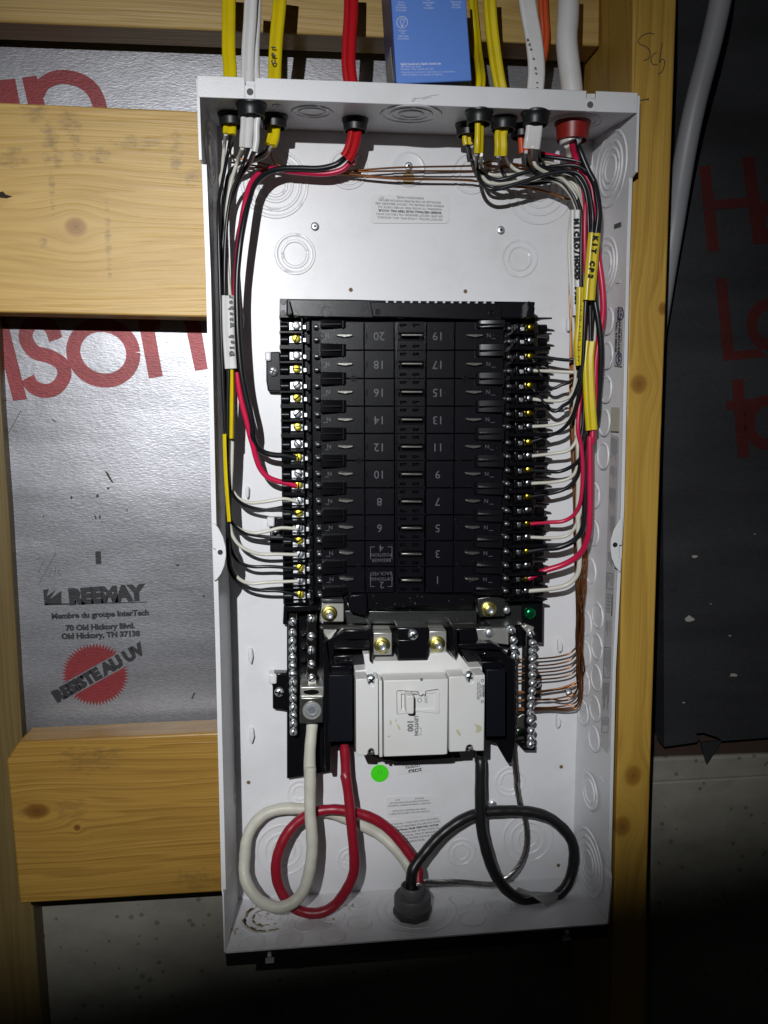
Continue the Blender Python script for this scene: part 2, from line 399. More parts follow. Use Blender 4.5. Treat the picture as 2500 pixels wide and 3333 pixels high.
# ------------------------------------------------------------------ mesh helpers
EH = Vector((0, 0, 1))
class MB:
    def __init__(self):
        self.v = []; self.f = []
    def prism(self, pts, vec):
        n = len(pts); o = len(self.v)
        self.v += [Vector(p) for p in pts] + [Vector(p) + vec for p in pts]
        self.f.append(list(range(o, o + n))); self.f.append(list(range(o + 2 * n - 1, o + n - 1, -1)))
        for i in range(n):
            j = (i + 1) % n
            self.f.append([o + j, o + i, o + n + i, o + n + j])
        return self
    def slab(self, pts, h0, h1):              # outline in photo pixels, read at its front height h1
        return self.prism([U(x, y, h1) for x, y in pts], EH * (h0 - h1))
    def box(self, x0, y0, x1, y1, h0, h1):
        return self.slab([(x0, y0), (x1, y0), (x1, y1), (x0, y1)], h0, h1)
    def brick(self, p0, p1):
        (x0, y0, z0), (x1, y1, z1) = p0, p1
        return self.prism([(x0, y0, z1), (x1, y0, z1), (x1, y1, z1), (x0, y1, z1)], Vector((0, 0, z0 - z1)))
    def lathe(self, c_, axis, prof, n=20, cap=True):
        axis = Vector(axis).normalized()
        e1 = axis.orthogonal().normalized(); e2 = axis.cross(e1)
        o = len(self.v); k = len(prof)
        for i in range(n):
            t = 2 * math.pi * i / n
            d = e1 * math.cos(t) + e2 * math.sin(t)
            for r, z in prof:
                self.v.append(Vector(c_) + d * r + axis * z)
        for i in range(n):
            j = (i + 1) % n
            for q in range(k - 1):
                self.f.append([o + i * k + q, o + j * k + q, o + j * k + q + 1, o + i * k + q + 1])
        if cap:
            self.f.append([o + i * k for i in range(n)][::-1]); self.f.append([o + i * k + k - 1 for i in range(n)])
        return self
    def sweep(self, path, prof, wdir=(1, 0, 0), cap=True):
        wdir = Vector(wdir); o = len(self.v); k = len(prof)
        for i, p in enumerate(path):
            t = (path[min(i + 1, len(path) - 1)] - path[max(i - 1, 0)]).normalized()
            wv = (wdir - t * wdir.dot(t))
            wv = wv.normalized() if wv.length > 1e-6 else t.orthogonal().normalized()
            nv = t.cross(wv)
            for x, y in prof:
                self.v.append(p + wv * x + nv * y)
        for i in range(len(path) - 1):
            for q in range(k):
                r = (q + 1) % k
                self.f.append([o + i * k + q, o + i * k + r, o + (i + 1) * k + r, o + (i + 1) * k + q])
        if cap:
            self.f.append([o + q for q in range(k)][::-1]); self.f.append([o + (len(path) - 1) * k + q for q in range(k)])
        return self
    def tube(self, path, r, n=10):            # rotation-minimising frames so loops do not twist
        o = len(self.v); t0 = (path[1] - path[0]).normalized(); e1 = t0.orthogonal().normalized()
        for i, p in enumerate(path):
            t = (path[min(i + 1, len(path) - 1)] - path[max(i - 1, 0)]).normalized()
            e1 = (e1 - t * e1.dot(t)).normalized(); e2 = t.cross(e1)
            rr = r[i] if isinstance(r, (list, tuple)) else r
            for q in range(n):
                a_ = 2 * math.pi * q / n
                self.v.append(p + (e1 * math.cos(a_) + e2 * math.sin(a_)) * rr)
        for i in range(len(path) - 1):
            for q in range(n):
                s_ = (q + 1) % n
                self.f.append([o + i * n + q, o + i * n + s_, o + (i + 1) * n + s_, o + (i + 1) * n + q])
        self.f.append([o + q for q in range(n)][::-1]); self.f.append([o + (len(path) - 1) * n + q for q in range(n)])
        return self
    def mesh(self, name, local=False):
        me = bpy.data.meshes.new(name)
        me.from_pydata([(Wd(p) if local else W(p)) for p in self.v], [], self.f)
        bm = bmesh.new(); bm.from_mesh(me); bmesh.ops.recalc_face_normals(bm, faces=bm.faces); bm.to_mesh(me); bm.free()
        me.shade_smooth(); me.set_sharp_from_angle(angle=0.7)
        return me
    def build(self, name, mt, parent=None, bevel=0.0, seg=2):
        me = self.mesh(name); me.materials.append(mt)
        return put(name, me, parent, bevel=bevel, seg=seg)

def put(name, me, parent=None, loc=None, rot=None, bevel=0.0, seg=2):
    o = bpy.data.objects.new(name, me); COL.objects.link(o)
    if parent is not None:
        o.parent = parent
        if parent.type == 'EMPTY':
            o.matrix_parent_inverse = Matrix.Translation(-parent.location)
    if loc is not None: o.location = W(loc)
    if rot is not None: o.rotation_euler = rot
    if bevel:
        md = o.modifiers.new('edge', 'BEVEL'); md.width = bevel; md.segments = seg; md.limit_method = 'ANGLE'; md.angle_limit = 0.6
    return o
def tag(o, label=None, cat=None, group=None, kind=None):
    if label: o['label'] = label
    if cat: o['category'] = cat
    if group: o['group'] = group
    if kind: o['kind'] = kind
    return o
def thing(name, label, cat, loc, group=None):
    o = bpy.data.objects.new(name, None); COL.objects.link(o); o.location = W(loc); o.empty_display_size = 0.02
    return tag(o, label, cat, group)
def spline(pts, sub=7):
    P = [Vector(p) for p in pts]; P = [P[0] * 2 - P[1]] + P + [P[-1] * 2 - P[-2]]; out = []
    for i in range(1, len(P) - 2):
        p0, p1, p2, p3 = P[i - 1:i + 3]
        for k in range(sub):
            t = k / sub
            out.append(0.5 * ((2 * p1) + (p2 - p0) * t + (2 * p0 - 5 * p1 + 4 * p2 - p3) * t * t + (3 * p1 - p0 - 3 * p2 + p3) * t ** 3))
    out.append(P[-2]); return out
def path(pts, sub=7):                          # (view, x, y, h) pixels with heights -> smooth line in space
    return spline([U(*V(k, x, y), h) for k, x, y, h in pts], sub)
def ribbon(mb, pts, width, h0, h1):            # flat stroke of a given pixel width
    P = [Vector((x, y)) for x, y in pts]; Ls, Rs = [], []
    for i, p in enumerate(P):
        t = (P[min(i + 1, len(P) - 1)] - P[max(i - 1, 0)]); t = t.normalized(); nv = Vector((-t.y, t.x)) * width / 2
        Ls.append(p + nv); Rs.append(p - nv)
    for i in range(len(P) - 1):
        mb.slab([tuple(Ls[i]), tuple(Ls[i + 1]), tuple(Rs[i + 1]), tuple(Rs[i])], h0, h1)
    return mb
def sp2(pts, sub=6):
    return [(p.x, p.y) for p in spline([(x, y, 0) for x, y in pts], sub)]
def text3(s, name, mt, parent, P, X, Y, size, ext=0.00015, bold=0.0, align='CENTER', space=1.0, line=1.0):
    cu = bpy.data.curves.new(name, 'FONT'); cu.body = s; cu.size = size; cu.extrude = ext; cu.align_x = align; cu.align_y = 'CENTER'
    cu.space_character = space; cu.space_line = line; cu.offset = bold; cu.resolution_u = 2; cu.materials.append(mt)
    to = bpy.data.objects.new('t', cu); me = bpy.data.meshes.new_from_object(to); me.name = name
    bpy.data.objects.remove(to); bpy.data.curves.remove(cu)
    o = bpy.data.objects.new(name, me); COL.objects.link(o)
    X = Wd(X).normalized(); Y = Wd(Y); Y = (Y - X * Y.dot(X)).normalized(); Z = X.cross(Y)
    mm = Matrix((X, Y, Z)).transposed().to_4x4(); mm.translation = W(P)
    if parent is not None:
        o.parent = parent
        if parent.type == 'EMPTY': o.matrix_parent_inverse = Matrix.Translation(-parent.location)
    o.matrix_basis = mm
    return o
def text(s, name, mt, parent, x, y, h, cap, ang=0.0, **k):   # cap = capital height in photo pixels, ang = baseline turned clockwise
    t = math.radians(ang)
    return text3(s, name, mt, parent, U(x, y, h), (math.cos(t), -math.sin(t), 0), (math.sin(t), math.cos(t), 0), cap * mpx(h) / 0.69, **k)

# ------------------------------------------------------------------ shared small parts (local meshes, axis towards the viewer)
def local(mb, name, mt):
    me = mb.mesh(name, local=True); me.materials.append(mt); return me
def screw_mesh(name, mt, r, rise, slot=True, cross=False):
    mb = MB(); n = 18; w_ = r * 0.17
    prof = [(r, -0.004), (r, rise * 0.35), (r * 0.86, rise * 0.75), (r * 0.5, rise), (0.0005, rise * 1.05)]
    mb.lathe((0, 0, 0), (0, 0, 1), prof, n)
    me = local(mb, name, mt)
    return me
def slot_mesh(name, r, rise, kind):
    mb = MB(); w_ = r * 0.16; z = rise * 1.02
    if kind in ('slot', 'cross'):
        mb.brick((-r * 0.92, -w_, z - 0.0006), (r * 0.92, w_, z + 0.00012))
    if kind == 'cross':
        mb.brick((-w_, -r * 0.6, z - 0.0006), (w_, r * 0.6, z + 0.00018))
    if kind == 'square':
        q = r * 0.27
        mb.brick((-q, -q, z - 0.001), (q, q, z + 0.00015))
    return local(mb, name, BLACK)
ME_SIL = screw_mesh('silver_screw', ZINC, 0.0039, 0.0013)
ME_YEL = screw_mesh('yellow_screw', BRASS, 0.0039, 0.0013)
ME_BAR = screw_mesh('bar_screw', ZINC, 0.0037, 0.0030)
ME_BIG = screw_mesh('pan_screw', ZINC, 0.0047, 0.0028)
ME_GRN = screw_mesh('green_screw', GREENS, 0.0058, 0.0034)
ME_SLOT = slot_mesh('screw_slot', 0.0039, 0.0013, 'slot')
ME_CROS = slot_mesh('screw_cross', 0.0047, 0.0028, 'cross')
ME_SQ = slot_mesh('screw_square', 0.0039, 0.0013, 'square')
ME_BSLT = slot_mesh('bar_screw_slot', 0.0036, 0.0030, 'slot')
def screw(me, parent, p, slot=None, name='screw', ang=None, tilt=(0, 0)):
    rot = (tilt[0], random.uniform(0, 3.1) if ang is None else ang, tilt[1])
    o = put(name, me, parent, p, rot)
    if slot:
        s_ = put('slot', slot, o)
    return o

# ================================================================== THE SETTING
GAP_SHADE = mat('gap_shade_dark', (0.02, 0.018, 0.016), rough=0.95)
FH = -0.058                                    # insulation face behind the boards
wl = MB(); wl.box(-700, -700, 3300, 4300, -0.26, -0.20); tag(wl.build('wall', GAP_SHADE), kind='structure')  # backing sheet coloured near black to give the gaps their dark
cw = MB()
cw.slab([(118, 2860), (2100, 2800), (2100, 2470), (2800, 2445), (2800, 4200), (170, 4200)], -0.13, -0.072)
conc = tag(cw.build('concrete_wall', CONC, bevel=0.003), 'stained grey concrete foundation wall below the planks and the foil', 'wall')
lg = MB(); lg.slab([(2120, 2548), (2480, 2528), (2800, 2515), (2800, 4100), (2120, 4100)], -0.0725, -0.066)
lg.build('lower_face', CONC, conc, bevel=0.002)

# foil-faced insulation, left bay
fl = MB()
fl.slab([(-400, -300), (2100, -300), (2100, 2700), (98, 2700), (92, 2450), (50, 1850), (20, 1360), (0, 1000), (-30, 700), (-400, 690)], -0.105, FH)
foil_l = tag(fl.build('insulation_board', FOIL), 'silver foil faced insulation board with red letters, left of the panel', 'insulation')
hp0, hp1 = FH + 0.0001, FH + 0.0004
def pr(mb, name, mt, par): return mb.build(name, mt, par)
mb = MB(); F = lambda pts: VS('f', pts); E_ = lambda pts: VS('e', pts)
mb.slab(F([(-60, 35), (-15, -60), (30, -60), (52, 25), (145, 395), (70, 405), (-10, 90)]), hp0, hp1)
mb.slab(F([(-50, 250), (-5, 300), (38, 405), (18, 412), (-50, 380)]), hp0, hp1)
pr(mb, 'printed_letter', REDINK, foil_l)
mb = MB(); ribbon(mb, sp2(F([(300, 75), (270, 5), (205, -25), (150, 10), (140, 75), (185, 140), (265, 165), (330, 205), (345, 270), (300, 335), (235, 350), (175, 325), (148, 280)])), 46, hp0, hp1); pr(mb, 'printed_letter', REDINK, foil_l)
mb = MB(); ribbon(mb, sp2([V('f', 555 + 161 * math.cos(t) + 12 * math.sin(t), 145 + 150 * math.sin(t)) for t in [i * math.pi / 16 for i in range(33)]], 2), 46, hp0, hp1); pr(mb, 'printed_letter', REDINK, foil_l)
mb = MB(); mb.slab(F([(735, -70), (812, -80), (875, 272), (800, 283)]), hp0, hp1)
ribbon(mb, sp2(F([(815, 10), (845, -70), (920, -105), (990, -85), (1035, -10), (1048, 30)])), 46, hp0 + 0.0001, hp1 + 0.0001)
mb.slab(F([(1000, 15), (1080, 5), (1117, 234), (1048, 243)]), hp0, hp1); pr(mb, 'printed_letter', REDINK, foil_l)
mb = MB(); mb.slab(E_([(148, 526), (247, 514), (262, 556), (320, 760), (205, 770)]), hp0, hp1)
ribbon(mb, sp2(E_([(255, 640), (290, 575), (360, 533), (440, 522), (540, 545), (620, 600), (665, 680), (690, 780)]), 8), 46, hp0 + 0.0001, hp1 + 0.0001); pr(mb, 'printed_letter', REDINK, foil_l)
mb = MB(); mb.slab(E_([(-60, 550), (102, 534), (145, 760), (-60, 760)]), hp0, hp1); pr(mb, 'printed_letter', REDINK, foil_l)
# maker's block
def ftext(s, x, y, cap, ang, bold, mt=BLKINK, **k):
    X_, Y_ = V('f', x, y); return text(s, 'printed_text', mt, foil_l, X_, Y_, hp1, cap, ang, bold=bold, ext=0.0001, **k)
mb = MB(); mb.slab(F([(232, 1420), (262, 1416), (250, 1455), (300, 1420), (268, 1470), (330, 1425), (330, 1497), (240, 1503)]), hp0, hp1); pr(mb, 'printed_mark', BLKINK, foil_l)
ftext('REEMAY', 570, 1450, 46, -2.5, 0.0017, space=0.93)
mb = MB(); mb.slab(F([(240, 1494), (790, 1484), (790, 1488), (240, 1503)]), hp0, hp1); pr(mb, 'printed_mark', BLKINK, foil_l)
ftext('Membre du groupe InterTech', 540, 1553, 17.5, -0.9, 0.00045)
ftext('70 Old Hickory Blvd.', 540, 1620, 17.5, -0.7, 0.00045)
ftext('Old Hickory, TN 37138', 542, 1664, 17.5, -0.7, 0.00045)
def halfdisc(sgn):
    mb = MB(); cx, cy, R = 512, 1875, 168; pts = []
    d = math.radians(-29); nx, ny = -math.sin(d), math.cos(d)
    if ny < 0: nx, ny = -nx, -ny
    for i in range(121):
        t = 2 * math.pi * i / 120; rr = R * (1.09 if i % 2 else 0.92)
        x_, y_ = rr * math.cos(t) * 1.0, rr * math.sin(t) * 0.93
        pts.append((x_, y_))
    keep = []
    lim = 42
    for i in range(len(pts)):
        p, q = pts[i], pts[(i + 1) % len(pts)]
        dp, dq = (p[0] * nx + p[1] * ny) * sgn - lim, (q[0] * nx + q[1] * ny) * sgn - lim
        if dp >= 0: keep.append(p)
        if dp * dq < 0:
            f_ = dp / (dp - dq); keep.append((p[0] + (q[0] - p[0]) * f_, p[1] + (q[1] - p[1]) * f_))
    mb.slab([V('f', cx + x_, cy + y_) for x_, y_ in keep], hp0, hp1)
    pr(mb, 'printed_disc', REDINK, foil_l)
halfdisc(1); halfdisc(-1)
ftext('RESISTE AU UV', 530, 1868, 36, -29, 0.0013, space=0.94)
mb = MB()
for x0, y0, x1, y1 in ((512, 1213, 542, 1282), (565, 2185, 590, 2240)): mb.slab(F([(x0, y0), (x1, y0), (x1 + 3, y1), (x0 + 3, y1)]), hp0, hp1)
pr(mb, 'printed_mark', BLKINK, foil_l)
mb = MB()
for poly in ([(562, 780), (580, 790), (612, 848), (600, 842), (585, 822)], [(278, 498), (300, 515), (298, 520), (280, 508)], [(376, 922), (386, 915), (392, 926), (382, 934)], [(515, 912), (528, 905), (532, 918), (520, 925)], [(505, 1012), (512, 1018), (520, 1040), (512, 1040)], [(532, 1018), (540, 1020), (540, 1040), (532, 1038)], [(946, 1286), (960, 1280), (964, 1290), (950, 1296)], [(1040, 1975), (1052, 1970), (1035, 2008), (1028, 2005)], [(575, 870), (588, 868), (588, 880), (576, 880)], [(232, 1022), (238, 1022), (237, 1032), (231, 1030)], [(1088, 1450), (1102, 1446), (1098, 1460), (1090, 1458)], [(680, 985), (686, 985), (684, 1000), (680, 998)]):
    mb.slab(F(poly), hp0, hp1)
pr(mb, 'tear_mark', mat('olive_foil_nick', (0.06, 0.055, 0.03), rough=0.9), foil_l)
mb = MB()
for pts in ([(195, 1255), (215, 1245), (235, 1255), (232, 1270), (205, 1330)], [(300, 1220), (250, 1310), (205, 1395)], [(275, 1310), (262, 1355)], [(300, 1300), (292, 1345)], [(320, 1300), (312, 1330), (325, 1345), (330, 1330), (315, 1335)], [(112, 455), (75, 525), (40, 585)]):
    ribbon(mb, VS('f', pts), 2.2, hp0, hp1)
tag(pr(mb, 'pencil_figure', mat('pencil_on_foil', (0.12, 0.12, 0.12), rough=0.6), foil_l), kind='stuff')

# foil-faced insulation, right bay
fr = MB()
fr.slab([(2150, -300), (2900, -300), (2900, 2382), (2500, 2401), (2352, 2412), (2336, 2400), (2310, 2392), (2290, 2385), (2262, 2388), (2280, 2402), (2268, 2416), (2162, 2431)], -0.105, FH)
foil_r = tag(fr.build('insulation_board', FOILD), 'foil insulation board with red letters in weak light, right of the stud', 'insulation')
mb = MB(); mb.slab([(2283, 2418), (2350, 2412), (2302, 2488)], FH - 0.012, FH - 0.008); mb.build('torn_flap', FOILD, foil_r)
H_ = lambda pts: VS('hh', pts)
for polys in ([[(620, 705), (665, 700), (705, 1060), (655, 1066)], [(800, 668), (850, 662), (905, 1030), (850, 1036)], [(660, 850), (840, 835), (845, 875), (668, 890)]],
              [[(690, 1180), (735, 1176), (770, 1520), (722, 1530)], [(735, 1490), (875, 1478), (905, 1510), (770, 1525)]],
              [[(757, 1608), (805, 1605), (832, 1935), (785, 1940)], [(733, 1700), (850, 1688), (852, 1725), (738, 1738)]]):
    mb = MB()
    for i, q in enumerate(polys): mb.slab(H_(q), hp0, hp1 + 0.00012 * i)
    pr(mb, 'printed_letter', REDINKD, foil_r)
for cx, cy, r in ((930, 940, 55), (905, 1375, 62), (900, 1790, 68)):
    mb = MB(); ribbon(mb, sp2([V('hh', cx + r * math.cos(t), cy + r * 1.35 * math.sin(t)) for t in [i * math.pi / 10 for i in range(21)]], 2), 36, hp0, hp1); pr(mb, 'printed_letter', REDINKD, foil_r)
text('ech', 'printed_text', BLKINK, foil_r, *V('x', 400, 296), hp1, 16, 0, bold=0.0004, ext=0.0001)
mb = MB()
for cx, cy, s_ in ((465, 427, 30), (660, 675, 18), (490, 152, 14), (440, 795, 7), (645, 500, 6), (755, 52, 5), (560, 360, 5)):
    pts = [(cx + s_ * random.uniform(0.6, 1.3) * math.cos(t), cy + s_ * 0.5 * random.uniform(0.5, 1.3) * math.sin(t)) for t in [i * math.pi / 4 for i in range(8)]]
    mb.slab(VS('x', pts), hp0, hp1)
pr(mb, 'scuff', mat('pale_scuff', (0.30, 0.29, 0.25), rough=0.8), foil_r)
sill = MB(); sill.slab([(2120, 2395), (2850, 2365), (2850, 2480), (2120, 2500)], -0.10, -0.078)
tag(sill.build('wood_strip', DARKW, bevel=0.002), 'dark rough wood strip showing between the torn foil and the concrete ledge', 'wood strip')

# boards and studs
def kn(x, y, h, rx, ry): p = W(U(x, y, h)); return (p.x, p.z, rx, ry)
PB = -0.0045                                   # front of the backing boards, just behind the panel
YW1, YW2 = (0.64, 0.415, 0.115), (0.46, 0.265, 0.052)
wm = wood('pine_top', (0.50, 0.34, 0.115), (0.35, 0.21, 0.058), 0, [kn(1690, -60, PB, 0.012, 0.010)], 1.0, stains=0.5)
mb = MB(); mb.slab([(-300, 59), (0, 71), (600, 94), (1179, 118), (1951, 150), (1958, -300), (-300, -400)], PB - 0.038, PB)
tag(mb.build('wood_board', wm, bevel=0.0015), 'pale horizontal timber along the top behind the cables and blue carton', 'wood board', 'backing boards')
wm = wood('pine_middle', YW1, YW2, 0, [kn(247, 738, PB, 0.0100, 0.0085)], 0.8, stains=0.35, seed=3.1, smudges=[kn(*V('e', x, y), PB, rx, ry) for x, y, rx, ry in ((235, 760, .016, .013), (340, 940, .011, .020), (470, 830, .014, .016), (530, 935, .010, .008), (365, 1080, .012, .012), (530, 1045, .008, .014), (680, 1055, .012, .012), (1200, 1060, .008, .030), (1310, 1200, .012, .012), (85, 1080, .016, .014), (350, 1230, .004, .035), (735, 1650, .004, .05), (290, 1650, .006, .006), (930, 970, .03, .008))])
mb = MB(); mb.slab([(-300, 322), (0, 333), (644, 362), (2010, 420), (2010, 1092), (671, 1031), (0, 1016), (-300, 1010)], PB - 0.038, PB)
mid = tag(mb.build('wood_board', wm, bevel=0.0015), 'wide pale plank with one round knot left of the panel top', 'wood board', 'backing boards')
mb = MB(); mb.slab(VS('e', [(-20, 1310), (20, 1300), (40, 1322), (85, 1334), (45, 1348), (-20, 1340)]), PB - 0.004, PB + 0.0002); mb.build('gouge', mat('gouge_dark', (0.03, 0.02, 0.012), rough=0.9), mid)
wm = wood('pine_lower', (0.38, 0.215, 0.043), (0.21, 0.105, 0.017), 0, [kn(120, 2640, PB, 0.0125, 0.0075), kn(251, 2694, PB, 0.0035, 0.0035)], 1.35, stains=0.35, smudges=[kn(*V('g', x, y), PB, rx, ry) for x, y, rx, ry in ((165, 560, .02, .012), (380, 560, .02, .02), (440, 290, .03, .02), (1060, 930, .03, .016), (540, 270, .03, .02))], seed=7.7, rough=0.38)
mb = MB(); mb.slab([(63, 2414), (711, 2384), (1950, 2330), (1950, 2840), (723, 2903), (63, 2942), (21, 2475)], PB - 0.038, PB)
tag(mb.build('wood_board', wm, bevel=0.002), 'orange brown plank with dark knot beside the lower panel', 'wood board', 'backing boards')
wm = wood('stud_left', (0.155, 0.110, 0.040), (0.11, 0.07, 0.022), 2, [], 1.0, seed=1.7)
SH = PB - 0.040
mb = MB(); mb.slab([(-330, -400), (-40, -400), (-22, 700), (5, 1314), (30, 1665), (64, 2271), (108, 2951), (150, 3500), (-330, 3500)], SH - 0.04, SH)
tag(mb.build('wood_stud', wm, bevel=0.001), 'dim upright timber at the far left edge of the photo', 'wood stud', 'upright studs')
RS = 0.072
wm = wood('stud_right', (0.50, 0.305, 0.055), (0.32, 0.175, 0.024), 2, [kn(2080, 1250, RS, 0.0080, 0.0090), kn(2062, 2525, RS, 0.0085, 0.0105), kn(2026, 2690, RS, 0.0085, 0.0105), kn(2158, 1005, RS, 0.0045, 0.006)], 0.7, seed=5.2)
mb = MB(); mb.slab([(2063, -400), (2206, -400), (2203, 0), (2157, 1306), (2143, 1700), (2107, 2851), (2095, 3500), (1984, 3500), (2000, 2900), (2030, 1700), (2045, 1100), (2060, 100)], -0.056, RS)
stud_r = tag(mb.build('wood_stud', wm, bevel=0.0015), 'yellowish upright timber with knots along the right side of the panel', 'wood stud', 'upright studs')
mb = MB()
for pts in ([(1530, 205), (1500, 198), (1460, 212), (1436, 240), (1440, 262), (1480, 280), (1505, 310), (1500, 345), (1465, 365)], [(1545, 315), (1525, 325), (1510, 355), (1520, 385), (1550, 388)], [(1578, 255), (1568, 320), (1560, 375), (1575, 355), (1590, 362), (1588, 400), (1572, 435), (1550, 440)]):
    ribbon(mb, sp2(VS('b', pts), 4), 3.0, RS + 0.0001, RS + 0.0003)
mb.slab(VS('b', [(1441, 600), (1480, 592), (1498, 588), (1496, 602), (1478, 600), (1442, 606)]), RS + 0.0001, RS + 0.0003)
tag(mb.build('pencil_writing', PENCIL, stud_r), kind='stuff')

# thick white cable in the right bay, weak light put into its grey
mb = MB(); mb.tube(path([('F', 2362, -120, 0.0), ('F', 2345, 0, 0.0), ('F', 2312, 150, -0.002), ('F', 2268, 320, -0.006), ('F', 2236, 470, -0.012), ('F', 2214, 600, -0.02), ('F', 2192, 740, -0.03), ('F', 2165, 900, -0.034), ('F', 2130, 1120, -0.036)]), 0.0105, 16)
tag(mb.build('cable', mat('white_cable_dimmed', (0.30, 0.30, 0.32), rough=0.45)), 'thick white cable curving down behind the right stud over dim foil', 'cable')
# ================================================================== PANEL ENCLOSURE
BD = 0.0872                                    # depth of the box
F_TL, F_TR, F_BL, F_BR = U(651, 316, BD), U(2068, 368, BD), U(734, 3099, BD), U(1978, 3006, BD)
B_TL, B_TR, B_BL, B_BR = U(721, 405, 0), U(1931, 464, 0), U(764, 2912, 0), U(1862, 2868, 0)
def _pl(p, q, r): n_ = (q - p).cross(r - p).normalized(); return p, n_
for (f0, f1, i0, i1) in ((F_TL, F_TR, B_TL, B_TR), (F_BL, F_BR, B_BL, B_BR)):      # keep the four walls flat
    p_, n_ = _pl(f0, f1, (i0 + i1) / 2)
    for b_ in (i0, i1): b_.y -= (b_ - p_).dot(n_) / n_.y
for (f0, f1, i0, i1) in ((F_TL, F_BL, B_TL, B_BL), (F_TR, F_BR, B_TR, B_BR)):
    p_, n_ = _pl(f0, f1, (i0 + i1) / 2)
    for b_ in (i0, i1): b_.x -= (b_ - p_).dot(n_) / n_.x
panel = thing('electrical_panel', 'open white steel panel box with knockouts, mounted on planks beside the stud', 'electrical panel', (0, -0.38, 0))
TH = 0.0014
mb = MB(); mb.prism([B_TL, B_TR, B_BR, B_BL], EH * -TH)
back = mb.build('back_plate', PAINT, panel)
def wall(name, polys, n):                      # polys of 3D points, thickness outwards
    mb = MB()
    for q in polys: mb.prism(q, n * TH)
    return mb.build(name, PAINT, panel)
nT = (F_TR - F_TL).cross(B_TL - F_TL).normalized(); nT = nT if nT.y > 0 else -nT
nR = (F_BR - F_TR).cross(B_TR - F_TR).normalized(); nR = nR if nR.x > 0 else -nR
nL = (F_BL - F_TL).cross(B_TL - F_TL).normalized(); nL = nL if nL.x < 0 else -nL
nB = (F_BR - F_BL).cross(B_BL - F_BL).normalized(); nB = nB if nB.y < 0 else -nB
top_w = wall('top_wall', [[F_TL, F_TR, B_TR], [F_TL, B_TR, B_TL]], nT)
# bottom wall
bot_w = wall('bottom_wall', [[F_BL, F_BR, B_BR], [F_BL, B_BR, B_BL]], nB)
# side walls follow the stepped front edge
def side(front, t0, t1, n, name):
    mb = MB(); pts = [Vector(t0)] + front + [Vector(t1)]
    o = len(mb.v)
    # fan from back edge to front edge: one quad per front step
    k = len(front)
    for i in range(k - 1):
        f0, f1 = front[i], front[i + 1]
        s0 = (f0.y - front[0].y) / (front[-1].y - front[0].y); s1 = (f1.y - front[0].y) / (front[-1].y - front[0].y)
        b0, b1 = t0.lerp(t1, s0), t0.lerp(t1, s1)
        mb.prism([b0, f0, f1, b1], n * TH)
    return mb.build(name, PAINT, panel)
STEP = 0.0055                                  # front edge steps back where the cover latches
def edge(pxs): return [U(x, y, h) for x, y, h in pxs]
LF = edge([(648, 258, BD), (657, 520, BD), (662, 535, BD - STEP), (676, 900, BD - STEP), (694, 1690, BD - STEP), (706, 2080, BD - STEP), (726, 2895, BD - STEP), (729, 2915, BD), (734, 3099, BD)])
RF = edge([(2075, 312, BD), (2068, 560, BD), (2054, 580, BD - STEP), (2045, 850, BD - STEP), (2027, 1660, BD - STEP), (2000, 2180, BD - STEP), (1985, 2835, BD - STEP), (1988, 2858, BD), (1978, 3006, BD)])
left_w = side(LF, B_TL, B_BL, nL, 'left_wall')
right_w = side(RF, B_TR, B_BR, nR, 'right_wall')
def lip(front, dx, name):                      # narrow turned edge along the front of each side
    mb = MB()
    for i in range(len(front) - 1):
        a_, b_ = front[i], front[i + 1]
        d = Vector((dx, 0, 0))
        mb.prism([a_, a_ + d, b_ + d, b_], EH * -0.0016)
    return mb.build(name, PAINT, panel)
lip(LF[:2], -0.0022, 'edge_lip'); lip(LF[2:7], 0.0026, 'edge_lip'); lip(RF[:2], 0.0022, 'edge_lip'); lip(RF[2:7], -0.0018, 'edge_lip')
# top flange with its keyhole notches
mb = MB(); up = 0.0155
def flange_pt(x, dy): 
    y0 = 316 + (x - 651) * (368 - 316) / (2068 - 651); p = U(x, y0, BD + 0.0004); p.y += dy; return p
def flange_quad(xa, xb, ya, yb): mb.prism([flange_pt(xa, ya), flange_pt(xb, ya), flange_pt(xb, yb), flange_pt(xa, yb)], EH * -0.0012)
tops = 0.0168
xs = [643, 798, 830, 1908, 1938, 2074]
for i in range(0, 5):
    if i in (1, 3): flange_quad(xs[i], xs[i + 1], 0, tops - 0.0058)
    else: flange_quad(xs[i], xs[i + 1], 0, tops if i else tops)
flange = mb.build('top_flange', PAINT, panel, bevel=0.0004, seg=1)
GREYH = mat('grey_hole', (0.10, 0.10, 0.095), rough=0.8)
for px_, py_ in ((814, 299), (1921, 341)):
    mb = MB(); mb.lathe(U(px_, py_, BD + 0.0005), EH, [(0.0027, -0.001), (0.0027, 0.0003)], 18); mb.build('screw_hole', GREYH, panel)
for x0, x1, yy in ((799, 829, 265), (1909, 1937, 305)):
    mb = MB(); mb.box(x0, yy, x1, yy + 14, BD - 0.006, BD - 0.004); mb.build('slot_tab', PAINT, panel)
mb = MB(); 
for pts in ([(1345, 322), (1375, 318), (1400, 312), (1428, 308)], [(1338, 330), (1350, 326)], [(1342, 318), (1346, 332)], [(1352, 316), (1350, 328)], [(1375, 322), (1404, 316)]):
    ribbon(mb, pts, 1.6, BD + 0.0004, BD + 0.0007)
tag(mb.build('scuff', mat('grey_scuff', (0.38, 0.37, 0.36), rough=0.7), flange), kind='stuff')
